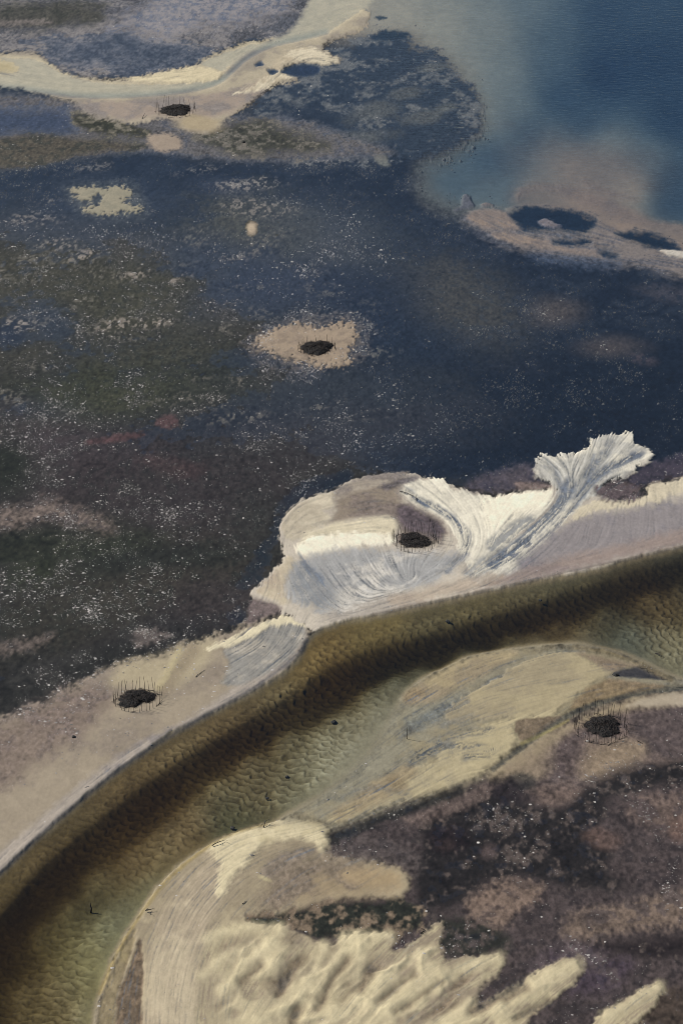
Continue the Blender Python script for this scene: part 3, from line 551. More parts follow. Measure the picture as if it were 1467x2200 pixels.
SIDE = resample([(1600,1130),(1467,1185),(1350,1215),(1230,1245),(1150,1272),(1050,1297),(950,1325),(850,1345),(760,1370),(700,1392),(640,1450),(560,1503),(460,1563),(350,1633),(260,1695),(150,1785),(60,1865),(-60,1990)], 14)
dep = kernel_field(i, [(p[0], p[1], 1.9) for p in THAL] + [(p[0], p[1], .75) for p in SIDE] + [
 
 (300,1850,.95),(380,1790,.75),(430,1750,.7),(350,1820,.8),(470,1700,.85),(540,1640,.95),(620,1590,.85),(220,1890,1.0),(450,1860,.9),(560,1725,1.0),(500,1770,1.15),(440,1800,1.1),(380,1870,.9),(620,1690,.7),(700,1600,.5),(660,1650,.55),(740,1560,.55),(830,1560,.2),(800,1620,.2),(760,1660,.22),(700,1705,.22),(800,1500,.55),(850,1470,.6),(760,1620,.3),(700,1670,.35),(640,1730,.3),(820,1540,.3),
 (320,1900,.6),(280,1960,.45),(250,1990,.5),(200,2050,.6),(230,2060,.35),(150,2120,.7),(60,2150,1.1),(100,2000,1.25),(160,1960,1.1),(0,2150,1.5),(120,2200,.9),(190,2180,.3),(60,2400,1.2),
 (900,1445,.85),(1000,1400,.95),(1100,1370,.95),(1200,1345,1.1),(1300,1320,1.0),(1400,1290,1.0),(1467,1270,1.0),(1150,1378,.6),(1250,1370,.55),(1350,1370,.6),(1420,1385,.55),(1467,1410,.4),(1420,1430,.3),(1467,1450,.2),(1600,1400,.5),(1600,1300,1.0),(1700,1450,.2)], 24)
dep = np.where(dep < 1.2, dep * .7, 1.3 * dep - .72)
prof = 1 - np.exp(-np.maximum(sd, 0) / 13.0)
dch = dep * prof
# curvilinear coordinates along the channel for the linguoid ripples
CEN = [(-400,2420),(-60,2090),(120,1930),(300,1790),(480,1680),(640,1575),(780,1480),(950,1400),(1150,1330),(1330,1280),(1480,1245),(1900,1160)]
cx, cy = g2w([p[0] for p in CEN], [p[1] for p in CEN])
cp = smooth_open(np.stack([cx, cy], 1), 3)
px, py = X[i], Y[i]; bd = np.full(len(i), 1e18); ss = np.zeros(len(i)); tt = np.zeros(len(i)); acc = 0
for (ax, ay), (bx, by) in zip(cp[:-1], cp[1:]):
    ex, ey = bx - ax, by - ay; L = math.hypot(ex, ey)
    t = np.clip(((px - ax) * ex + (py - ay) * ey) / (L * L), 0, 1)
    dx = px - ax - ex * t; dy = py - ay - ey * t; q = dx * dx + dy * dy
    m = q < bd
    bd[m] = q[m]; ss[m] = acc + t[m] * L; tt[m] = ((dx * -ey + dy * ex) / L)[m]
    acc += L
def worley(x, y, s):
    xi = np.floor(x).astype(np.int64); yi = np.floor(y).astype(np.int64)
    f1 = np.full(x.shape, 9.0); f2 = np.full(x.shape, 9.0); ox = np.zeros(x.shape)
    for a in (-1, 0, 1):
        for b in (-1, 0, 1):
            jx = TAB[s][(yi + b) & 255, (xi + a) & 255]; jy = TAB[s + 1][(yi + b) & 255, (xi + a) & 255]
            dx = xi + a + 0.12 + 0.76 * jx - x; dy = yi + b + 0.1 + 0.8 * jy - y
            q = dx * dx + dy * dy
            n1 = q < f1
            f2 = np.where(n1, f1, np.minimum(f2, q)); ox = np.where(n1, dx, ox); f1 = np.where(n1, q, f1)
    return np.sqrt(f1), np.sqrt(f2), ox
wx = 1.0 * fbm(px / 9, py / 9, 4, 9); wy = 0.9 * fbm(px / 9, py / 9, 4, 12)
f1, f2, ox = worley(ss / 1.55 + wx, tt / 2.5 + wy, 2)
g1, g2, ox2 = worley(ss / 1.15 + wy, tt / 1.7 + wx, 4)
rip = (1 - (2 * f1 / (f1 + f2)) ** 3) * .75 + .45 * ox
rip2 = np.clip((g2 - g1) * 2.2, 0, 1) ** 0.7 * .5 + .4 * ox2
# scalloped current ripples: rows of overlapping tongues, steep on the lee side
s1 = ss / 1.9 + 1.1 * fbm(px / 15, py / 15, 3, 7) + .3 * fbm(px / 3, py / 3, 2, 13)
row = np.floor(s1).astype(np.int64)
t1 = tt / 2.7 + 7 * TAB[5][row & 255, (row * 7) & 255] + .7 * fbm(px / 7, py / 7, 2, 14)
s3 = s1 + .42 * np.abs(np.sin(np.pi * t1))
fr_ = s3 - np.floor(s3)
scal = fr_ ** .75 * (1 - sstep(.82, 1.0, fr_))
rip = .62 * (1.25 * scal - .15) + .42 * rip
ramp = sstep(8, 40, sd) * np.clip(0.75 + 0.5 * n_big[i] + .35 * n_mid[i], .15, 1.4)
bedc = np.array([(-50,1950,148,130,90),(100,1850,146,128,92),(300,1700,148,128,92),(500,1580,148,128,92),(700,1400,164,140,90),(800,1360,162,144,96),(1000,1310,150,138,102),(1200,1260,136,130,104),(1450,1200,120,116,98),
 (400,1780,160,140,104),(300,1850,158,138,102),(560,1680,150,140,112),(700,1600,156,150,124),(760,1600,164,157,132),(640,1700,150,144,116),(500,1780,128,132,108),(330,1920,150,146,112),(200,2050,158,150,108),(80,2150,142,128,92),(230,1990,150,148,118),
 (850,1450,120,122,104),(1000,1390,118,116,94),(1200,1350,138,122,90),(1350,1370,126,132,120),(1450,1400,140,132,104),(1400,1300,136,118,84)], np.float32)
c = np.stack([albedo_ch for albedo_ch in (kernel_field(i, np.column_stack([bedc[:, 0], bedc[:, 1], lin(bedc[:, 2 + q]) * ALB * (1.0, 1.07, 1.08)[q]]), 60) for q in range(3))], 1)
lightness = (0.78 + np.minimum(ramp, 1) * (.55 * np.clip(rip, -.2, 1) - .16) + .10 * rip2 + 0.14 * n_mid[i] + .06 * n_rag[i])     # ripple shading put into the bed colour: pale crests, dark creases
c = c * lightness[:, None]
edge = sstep(14, 2, sd)[:, None]
c = c * (1 - edge) + albedo((150, 140, 118)) * edge
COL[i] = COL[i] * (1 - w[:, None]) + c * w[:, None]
H[i] = H[i] * (1 - w) + (-dch + ramp * (0.33 * rip + 0.05 * rip2)) * w
SPK[i] *= (1 - w); STR[i] *= (1 - w); DRY[i] *= (1 - w)
CH_I, CH_W = i, w
# thin wet rim of dark silt along the cut bank
lay(stroke([(-150,2020),(0,1876),(120,1762),(280,1632),(430,1542),(560,1472),(645,1403),(660,1375)], 4, 5, 1.5), (88, 88, 94), a=.75)
lay(stroke([(800,1321),(950,1289),(1150,1245),(1330,1205),(1467,1173),(1700,1120)], 2, 3, 1), (104, 96, 92), a=.6)
lay(stroke([(215,2134),(250,2050),(300,1970),(350,1900),(440,1823),(500,1792),(570,1773)], 3.5, 5, 2), (150, 132, 78), a=.6)

# ------------------------------------------------------------------ 11 lower bar between the channel and the right flat
lay(poly([(640,1745),(700,1690),(750,1620),(790,1550),(850,1485),(900,1470),(960,1500),(900,1600),(800,1690),(700,1750)], 60, 5, 12), (150, 146, 126), a=.75, h=-.06)
i, w, sd = poly([(600,1765),(650,1736),(706,1702),(762,1660),(802,1615),(828,1575),(852,1530),(872,1490),(900,1462),(950,1437),(1000,1414),(1050,1402),(1100,1394),(1180,1387),(1250,1387),(1320,1399),(1380,1424),(1420,1447),(1467,1468),(1600,1470),(1600,1474),(1467,1476),(1390,1486),(1320,1501),(1260,1516),(1200,1546),(1150,1581),(1110,1616),(1060,1651),(1000,1681),(945,1706),(880,1722),(830,1741),(770,1766),(712,1782),(690,1768)], 24, 4, 5, 1)
soft_up = sstep(0, 60, sd)
lay((i, w), (160, 150, 126), (144, 138, 122), m_mid, h=.03, spk=0, strk=.45, dry=.3)
lay(poly([(640,1740),(720,1700),(780,1640),(820,1570),(870,1500),(930,1500),(900,1570),(850,1640),(780,1700),(700,1740)], 40, 5, 10), (140, 138, 124), a=.5, hadd=-.05, strk=.3)
lay(poly([(860,1495),(920,1455),(1000,1417),(1100,1398),(1120,1405),(1080,1430),(1000,1470),(930,1510),(870,1520)], 9, 4, 4), (170, 156, 128), (150, 138, 118), m_mid, h=.08, strk=.8, dry=.5)
lay(blob(892,1494,26,16,-20,.5,.8), (140, 122, 98), a=.6)
lay(stroke([(880,1560),(960,1520),(1040,1490),(1120,1450),(1200,1410)], 14, 14, 4, 4), (118, 122, 120), a=.75, h=0, strk=1.0)
lay(poly([(990,1500),(1060,1460),(1130,1420),(1190,1400),(1235,1402),(1268,1420),(1300,1438),(1322,1447),(1296,1455),(1266,1475),(1230,1500),(1200,1520),(1190,1540),(1120,1540),(1040,1545),(980,1550),(940,1540)], 3.5, 3, 3, 1, streak=1.2), (178, 166, 138), (164, 153, 130), m_mid, h=.16, strk=.35, dry=.7)
lay(poly([(960,1590),(1040,1560),(1120,1542),(1180,1530),(1200,1540),(1120,1548),(1105,1560),(1106,1580),(1110,1600),(1080,1630),(1030,1660),(960,1690),(880,1715),(800,1745),(730,1770),(700,1762),(760,1735),(830,1690),(880,1650),(930,1650)], 5, 3, 3, 1, streak=1.5), (188, 176, 146), (170, 160, 136), m_mid, h=.14, strk=.6, dry=.7)
lay(poly([(700,1755),(760,1715),(830,1670),(880,1640),(900,1665),(850,1705),(780,1740),(730,1765)], 10, 5, 5), (166, 152, 122), (150, 136, 112), m_mid, a=.8, strk=.8)
lay(blob(850,1685,34,18,40,.5,.9), (132, 118, 96), a=.6)
for pts, w_, a in (([(880,1640),(940,1605),(1000,1600),(1060,1615)], 9, .7), ([(940,1590),(1000,1575),(1060,1572)], 8, .6), ([(890,1622),(920,1612)], 9, .8), ([(1000,1625),(1050,1622)], 8, .7), ([(950,1560),(1010,1540)], 8, .4), ([(860,1580),(930,1540),(1000,1510)], 12, .5), ([(720,1715),(800,1690),(880,1710)],6,.4)):
    i, q, sd = stroke(pts, w_, 7, 3, 3)
    lay((i, q * sstep(-.6, .35, lic[i])), (86, 92, 100), a=min(1, a * 1.2), h=.02, strk=1.1)  # wet runnels on the bar, sky reflection painted into their grey-blue
lay(poly([(1105,1558),(1112,1548),(1130,1545),(1180,1540),(1210,1538),(1180,1560),(1140,1588),(1118,1592),(1112,1580),(1104,1572)], 2.5, 2, 1, 1), (126, 112, 96), h=.06, strk=.3, dry=.1)
lay(poly([(1240,1500),(1268,1476),(1300,1458),(1330,1460),(1380,1468),(1440,1476),(1390,1486),(1320,1500),(1260,1514),(1210,1532)], 6, 3, 3), (138, 122, 98), (124, 110, 92), m_mid, h=.06, strk=.9, dry=.1)
lay(poly([(1230,1402),(1290,1408),(1350,1425),(1392,1432),(1340,1436),(1320,1446),(1270,1420)], 7, 3, 3), (138, 124, 108), h=.05, strk=.5)
lay(poly([(1318,1450),(1330,1438),(1370,1432),(1395,1432),(1415,1450),(1440,1462),(1400,1460),(1340,1455)], 4, 2, 2), (66, 62, 62), h=-.1, spk=0)
lay(stroke([(1235,1390),(1320,1402),(1380,1428),(1412,1446),(1440,1460)], 6, 6, 2), (120, 108, 82), a=.6, h=-.03)
lay(stroke([(1060,1652),(1120,1608),(1180,1560),(1260,1516),(1330,1498),(1420,1480),(1600,1466)], 5, 5, 1.5), (92, 88, 76), a=.75, h=-.1, strk=.6)
lay(stroke([(1120,1598),(1160,1580),(1220,1548)], 3, 4, 1), (160, 148, 100), a=.7)
lay(stroke([(712,1783),(770,1767),(830,1742),(880,1723),(945,1707),(1000,1682)], 2, 3, 2), (60, 54, 56), a=.5)
lay(stroke([(712,1797),(780,1778),(850,1750),(920,1724),(985,1698)], 9, 7, 4, 3), (40, 40, 40), a=.85, h=.0)

# ------------------------------------------------------------------ streaks become relief and grain, then the sheet is made
COL *= (1 + np.clip(STR * np.clip(.75 + .6 * n_mid, .2, 1.5) * 0.15 * lic, -.6, .6))[:, None]
blue_t = np.clip(STR * np.clip(.8 + .7 * n_mid, .15, 1.6) * np.maximum(-lic - .6, 0) * .5, 0, .7)[:, None]  # low streaks look wet: sky reflection mixed into their colour
COL[:] = COL * (1 - blue_t) + albedo((104, 112, 124)) * blue_t * (H > -.05)[:, None] + COL * blue_t * (H <= -.05)[:, None]
H += 0.016 * STR * lic
H += 0.012 * n_fin * (1 - CH_I.size * 0)
LUM = COL.mean(1); MUDF = (1 - sstep(.09, .24, LUM)).astype(np.float32)
mud = MUDF * np.where(H > -.5, 1, 0)
mud[CH_I] *= (1 - CH_W); mud[LAG_I] *= 1 - .7 * LAG_W
COL *= (1 + 0.06 * n_fin + 0.05 * n_rag + mud * (.36 * n_gr + .2 * n_rag + .2 * n_mid))[:, None]
np.clip(COL, 0.006, 0.75, out=COL)

def grid_mesh(name, nx, ny, co):
    idx = np.arange(nx * ny, dtype=np.int32).reshape(ny, nx)
    q = np.stack([idx[:-1, :-1], idx[:-1, 1:], idx[1:, 1:], idx[1:, :-1]], -1).reshape(-1)
    me = bpy.data.meshes.new(name)
    nf = q.size // 4
    me.vertices.add(nx * ny); me.vertices.foreach_set("co", co.astype(np.float32).ravel())
    me.loops.add(nf * 4); me.loops.foreach_set("vertex_index", q)
    me.polygons.add(nf); me.polygons.foreach_set("loop_start", np.arange(0, nf * 4, 4, dtype=np.int32))
    me.polygons.foreach_set("use_smooth", np.ones(nf, bool))
    me.update(calc_edges=True)
    return me
gm = grid_mesh("tidal_flat", NX, NY, np.stack([X, Y, H], 1))
at = gm.attributes.new("bed", 'FLOAT_COLOR', 'POINT')
at.data.foreach_set("color", np.concatenate([COL, np.ones((N, 1), np.float32)], 1).astype(np.float32).ravel())
at = gm.attributes.new("mud", 'FLOAT', 'POINT')
at.data.foreach_set("value", MUDF)
at = gm.attributes.new("dry", 'FLOAT', 'POINT')
at.data.foreach_set("value", np.clip(DRY, 0, 1).astype(np.float32))

# ------------------------------------------------------------------ materials
def mat(name):
    m = bpy.data.materials.new(name); m.use_nodes = True
    return m, m.node_tree, m.node_tree.nodes["Principled BSDF"]
def N_(nt, t, **kw):
    n = nt.nodes.new(t)
    for k_, v_ in kw.items(): setattr(n, k_, v_)
    return n
gmat, nt, bs = mat("wet_sand_and_mud")
a_col = N_(nt, "ShaderNodeAttribute", attribute_name="bed"); a_dry = N_(nt, "ShaderNodeAttribute", attribute_name="dry")
geo = N_(nt, "ShaderNodeNewGeometry")
def noise_node(scale, detail=3, rough=.6, sc=(1, 1, 1)):
    mp = N_(nt, "ShaderNodeMapping"); mp.inputs["Scale"].default_value = sc
    nt.links.new(geo.outputs["Position"], mp.inputs["Vector"])
    n = N_(nt, "ShaderNodeTexNoise"); n.inputs["Scale"].default_value = scale; n.inputs["Detail"].default_value = detail; n.inputs["Roughness"].default_value = rough
    nt.links.new(mp.outputs[0], n.inputs["Vector"]); return n
n1 = noise_node(1.6, 6, .78, (1, .6, 1))
mr = N_(nt, "ShaderNodeMapRange"); mr.inputs["From Min"].default_value = .32; mr.inputs["From Max"].default_value = .68; mr.inputs["To Min"].default_value = .66; mr.inputs["To Max"].default_value = 1.34; mr.clamp = False
nt.links.new(n1.outputs["Fac"], mr.inputs["Value"])
a_mud = N_(nt, "ShaderNodeAttribute", attribute_name="mud")
amp = N_(nt, "ShaderNodeMapRange"); amp.inputs["To Min"].default_value = .3; amp.inputs["To Max"].default_value = 1.0
nt.links.new(a_mud.outputs["Fac"], amp.inputs["Value"])
mx = N_(nt, "ShaderNodeMix"); mx.inputs[2].default_value = 1.0        # smooth sand, grainy weed and mud
nt.links.new(amp.outputs[0], mx.inputs[0]); nt.links.new(mr.outputs[0], mx.inputs[3])
mul = N_(nt, "ShaderNodeVectorMath", operation='SCALE')
nt.links.new(a_col.outputs["Color"], mul.inputs[0]); nt.links.new(mx.outputs[0], mul.inputs["Scale"])
nt.links.new(mul.outputs[0], bs.inputs["Base Color"])
rr = N_(nt, "ShaderNodeMapRange"); rr.inputs["To Min"].default_value = .5; rr.inputs["To Max"].default_value = .9
nt.links.new(a_dry.outputs["Fac"], rr.inputs["Value"]); nt.links.new(rr.outputs[0], bs.inputs["Roughness"])
bs.inputs["Specular IOR Level"].default_value = .18
bmp = N_(nt, "ShaderNodeBump"); bmp.inputs["Strength"].default_value = .28; bmp.inputs["Distance"].default_value = .08
n2 = noise_node(1.7, 5, .7, (1, .7, 1)); nt.links.new(n2.outputs["Fac"], bmp.inputs["Height"]); nt.links.new(bmp.outputs[0], bs.inputs["Normal"])

def link(name, me, m=None, parent=None):
    o = bpy.data.objects.new(name, me); scene.collection.objects.link(o)
    if m: me.materials.append(m) if not me.materials else None
    if parent: o.parent = parent
    return o
def tag(o, label=None, cat=None, group=None, kind=None):
    if label: o["label"] = label
    if cat: o["category"] = cat
    if group: o["group"] = group
    if kind: o["kind"] = kind
    return o
ground = link("tidal_flat", gm, gmat); ground["kind"] = "structure"
ground["label"] = "tidal flat of sand bars, dark mud and weed beds"

# water: level sheets with a reflecting skin over absorbing water; the channel's brown water is bounded by its emerged banks
wxs = np.array(sorted(set([round(v_, 4) for v_ in np.linspace(-150, 150, 261)] + [-9000, -3000, -1000, -400, -220, 220, 400, 1000, 3000, 9000])))
wys = np.array(sorted(set([round(v_, 4) for v_ in np.linspace(300, 1000, 521)] + [-6000, -1500, -200, 100, 220, 1200, 1800, 4000, 14000])))
wgx, wgy = np.meshgrid(wxs, wys)
fcx = (.25 * (wgx[:-1, :-1] + wgx[1:, 1:] + wgx[:-1, 1:] + wgx[1:, :-1])).ravel(); fcy = (.25 * (wgy[:-1, :-1] + wgy[1:, 1:] + wgy[:-1, 1:] + wgy[1:, :-1])).ravel()
fuu, fvv = w2g(fcx, np.maximum(fcy, 120.0))
CHP = np.array(LB + RB + [(-500, 2560)], float)
dd_, ins_ = seg_dist(fuu.astype(np.float32), fvv.astype(np.float32), CHP, True)
IS_CH = ((np.where(ins_, dd_, -dd_) > -13) & (fcy > 290)) | ((fcy <= 330) & (fcx < -20) & (fcx > -130) & (fcy > 150))
def water_body(name, sel, absorb, dens, label):
    nx = len(wxs)
    idx = np.arange(wgx.size).reshape(wgx.shape)
    q = np.stack([idx[:-1, :-1], idx[:-1, 1:], idx[1:, 1:], idx[1:, :-1]], -1).reshape(-1, 4)[sel]
    used = np.unique(q); lut = np.zeros(wgx.size, np.int64); lut[used] = np.arange(used.size)
    me = bpy.data.meshes.new(name); gx, gy = wgx.ravel()[used], wgy.ravel()[used]
    me.vertices.add(used.size); me.vertices.foreach_set("co", np.stack([gx, gy, np.zeros(gx.size)], 1).astype(np.float32).ravel())
    me.loops.add(q.size); me.loops.foreach_set("vertex_index", lut[q].astype(np.int32).ravel())
    me.polygons.add(len(q)); me.polygons.foreach_set("loop_start", np.arange(0, q.size, 4, dtype=np.int32)); me.update(calc_edges=True)
    fw = np.maximum(gy * CD + CAM_H * SD, 60)
    uu = PW / 2 + FPX * gx / fw; vv = PH / 2 - FPX * (gy * SD - CAM_H * CD) / fw
    wnd = sstep(700, 1000, uu + .35 * (250 - vv)) * sstep(490, 330, vv - .12 * (uu - 1000)) + .05
    wnd = np.where(gy < 200, .05, wnd)
    w_at = me.attributes.new("wind", 'FLOAT', 'POINT'); w_at.data.foreach_set("value", np.clip(wnd, 0, 1).astype(np.float32).ravel())
    m = bpy.data.materials.new(name); m.use_nodes = True; t = m.node_tree; t.nodes.clear()
    out = N_(t, "ShaderNodeOutputMaterial"); mix = N_(t, "ShaderNodeMixShader"); fr = N_(t, "ShaderNodeFresnel"); fr.inputs["IOR"].default_value = 1.333
    tr = N_(t, "ShaderNodeBsdfTransparent"); gl = N_(t, "ShaderNodeBsdfGlossy"); gl.inputs["Roughness"].default_value = .06
    g = N_(t, "ShaderNodeNewGeometry"); aw = N_(t, "ShaderNodeAttribute", attribute_name="wind")
    io = N_(t, "ShaderNodeMapRange"); io.inputs["To Min"].default_value = 1.333; io.inputs["To Max"].default_value = .75   # light leaving the water is not bent here, so no total reflection
    t.links.new(g.outputs["Backfacing"], io.inputs["Value"]); t.links.new(io.outputs[0], fr.inputs["IOR"])
    mp = N_(t, "ShaderNodeMapping"); mp.inputs["Scale"].default_value = (.35, .62, 1); mp.inputs["Rotation"].default_value = (0, 0, math.radians(-14))
    t.links.new(g.outputs["Position"], mp.inputs["Vector"])
    no = N_(t, "ShaderNodeTexNoise"); no.inputs["Scale"].default_value = 1.1; no.inputs["Detail"].default_value = 3; no.inputs["Distortion"].default_value = .4
    t.links.new(mp.outputs[0], no.inputs["Vector"])
    ml = N_(t, "ShaderNodeMath", operation='MULTIPLY'); t.links.new(no.outputs["Fac"], ml.inputs[0]); t.links.new(aw.outputs["Fac"], ml.inputs[1])
    b = N_(t, "ShaderNodeBump"); b.inputs["Strength"].default_value = 1.0; b.inputs["Distance"].default_value = .16
    t.links.new(ml.outputs[0], b.inputs["Height"])
    for n in (fr, gl): t.links.new(b.outputs[0], n.inputs["Normal"])
    t.links.new(fr.outputs[0], mix.inputs[0]); t.links.new(tr.outputs[0], mix.inputs[1]); t.links.new(gl.outputs[0], mix.inputs[2])
    t.links.new(mix.outputs[0], out.inputs["Surface"])
    va = N_(t, "ShaderNodeVolumeAbsorption"); va.inputs["Color"].default_value = (*absorb, 1); va.inputs["Density"].default_value = dens
    t.links.new(va.outputs[0], out.inputs["Volume"])
    o = link(name, me, m); o["kind"] = "structure"; o["label"] = label
    return o
water_body("lagoon_water", ~IS_CH, (.52, .675, .82), 1.0, "blue lagoon water and shallow film over the flats")
water_body("channel_water", IS_CH, (.52, .46, .32), 1.0, "clear brown water of the tidal channel")

# ------------------------------------------------------------------ objects standing on the flat
def hgt(x, y):
    a = np.clip(np.searchsorted(XS, x) - 1, 0, NX - 2); b = np.clip(np.searchsorted(YS, y) - 1, 0, NY - 2)
    Hg = H.reshape(NY, NX)
    tx = np.clip((x - XS[a]) / (XS[a + 1] - XS[a]), 0, 1); ty = np.clip((y - YS[b]) / (YS[b + 1] - YS[b]), 0, 1)
    return (Hg[b, a] * (1 - tx) + Hg[b, a + 1] * tx) * (1 - ty) + (Hg[b + 1, a] * (1 - tx) + Hg[b + 1, a + 1] * tx) * ty
def wood_mat(name, c1, c2, rough=.85):
    m, t, b = mat(name)
    g = N_(t, "ShaderNodeTexCoord"); n = N_(t, "ShaderNodeTexNoise"); n.inputs["Scale"].default_value = 3; n.inputs["Detail"].default_value = 5
    t.links.new(g.outputs["Object"], n.inputs["Vector"])
    r = N_(t, "ShaderNodeValToRGB"); r.color_ramp.elements[0].position = .35; r.color_ramp.elements[1].position = .7
    r.color_ramp.elements[0].color = (*c1, 1); r.color_ramp.elements[1].color = (*c2, 1)
    t.links.new(n.outputs["Fac"], r.inputs[0]); t.links.new(r.outputs[0], b.inputs["Base Color"]); b.inputs["Roughness"].default_value = rough
    return m
M_STAKE = wood_mat("weathered_stake_wood", (.008, .007, .007), (.022, .018, .016))
M_BRUSH = wood_mat("dark_wet_brushwood", (.003, .003, .003), (.009, .008, .008))
M_TWIG = wood_mat("dark_twigs", (.004, .003, .003), (.075, .055, .045))
M_DRIFT = wood_mat("driftwood", (.015, .013, .012), (.06, .05, .04))
M_STONE = wood_mat("dark_weedy_stone", (.012, .014, .012), (.04, .038, .034))

def tube(V_, F_, path, radii, sides=5, cap=True):
    base = len(V_); n = len(path)
    for k in range(n):
        p = Vector(path[k]); t = (Vector(path[min(k + 1, n - 1)]) - Vector(path[max(k - 1, 0)])).normalized()
        a = t.orthogonal().normalized(); b = t.cross(a)
        for j in range(sides):
            q = 2 * math.pi * j / sides
            V_.append(tuple(p + (a * math.cos(q) + b * math.sin(q)) * radii[k]))
    for k in range(n - 1):
        for j in range(sides):
            j2 = (j + 1) % sides
            F_.append((base + k * sides + j, base + k * sides + j2, base + (k + 1) * sides + j2, base + (k + 1) * sides + j))
    if cap: F_.append(tuple(base + (n - 1) * sides + j for j in range(sides)))
def mk(name, V_, F_, m, parent=None, smooth=True):
    me = bpy.data.meshes.new(name); me.from_pydata(V_, [], F_)
    if smooth: me.polygons.foreach_set("use_smooth", np.ones(len(F_), bool))
    return link(name, me, m, parent)
def empty(name, x, y, z):
    o = bpy.data.objects.new(name, None); o.empty_display_size = .3; scene.collection.objects.link(o); o.location = (x, y, z); return o
# unit-height stake meshes (shared), slightly crooked
STAKES = []
for k in range(8):
    r_ = random.Random(40 + k); V_, F_ = [], []
    p = [Vector((0, 0, -.12))]; dx = dy = 0
    for z in (.25, .55, .8, 1.0):
        dx += r_.uniform(-.035, .035); dy += r_.uniform(-.035, .035); p.append(Vector((dx, dy, z)))
    tube(V_, F_, p, [.026, .024, .021, .018, .012], 5)
    if k % 3 == 0:                                   # a forked one
        q = p[3]; tube(V_, F_, [q, q + Vector((.05, r_.uniform(-.05, .05), .12)), q + Vector((.08, 0, .24))], [.014, .011, .008], 4)
    me = bpy.data.meshes.new("stake"); me.from_pydata(V_, [], F_); me.materials.append(M_STAKE)
    me.polygons.foreach_set("use_smooth", np.ones(len(F_), bool)); STAKES.append(me)

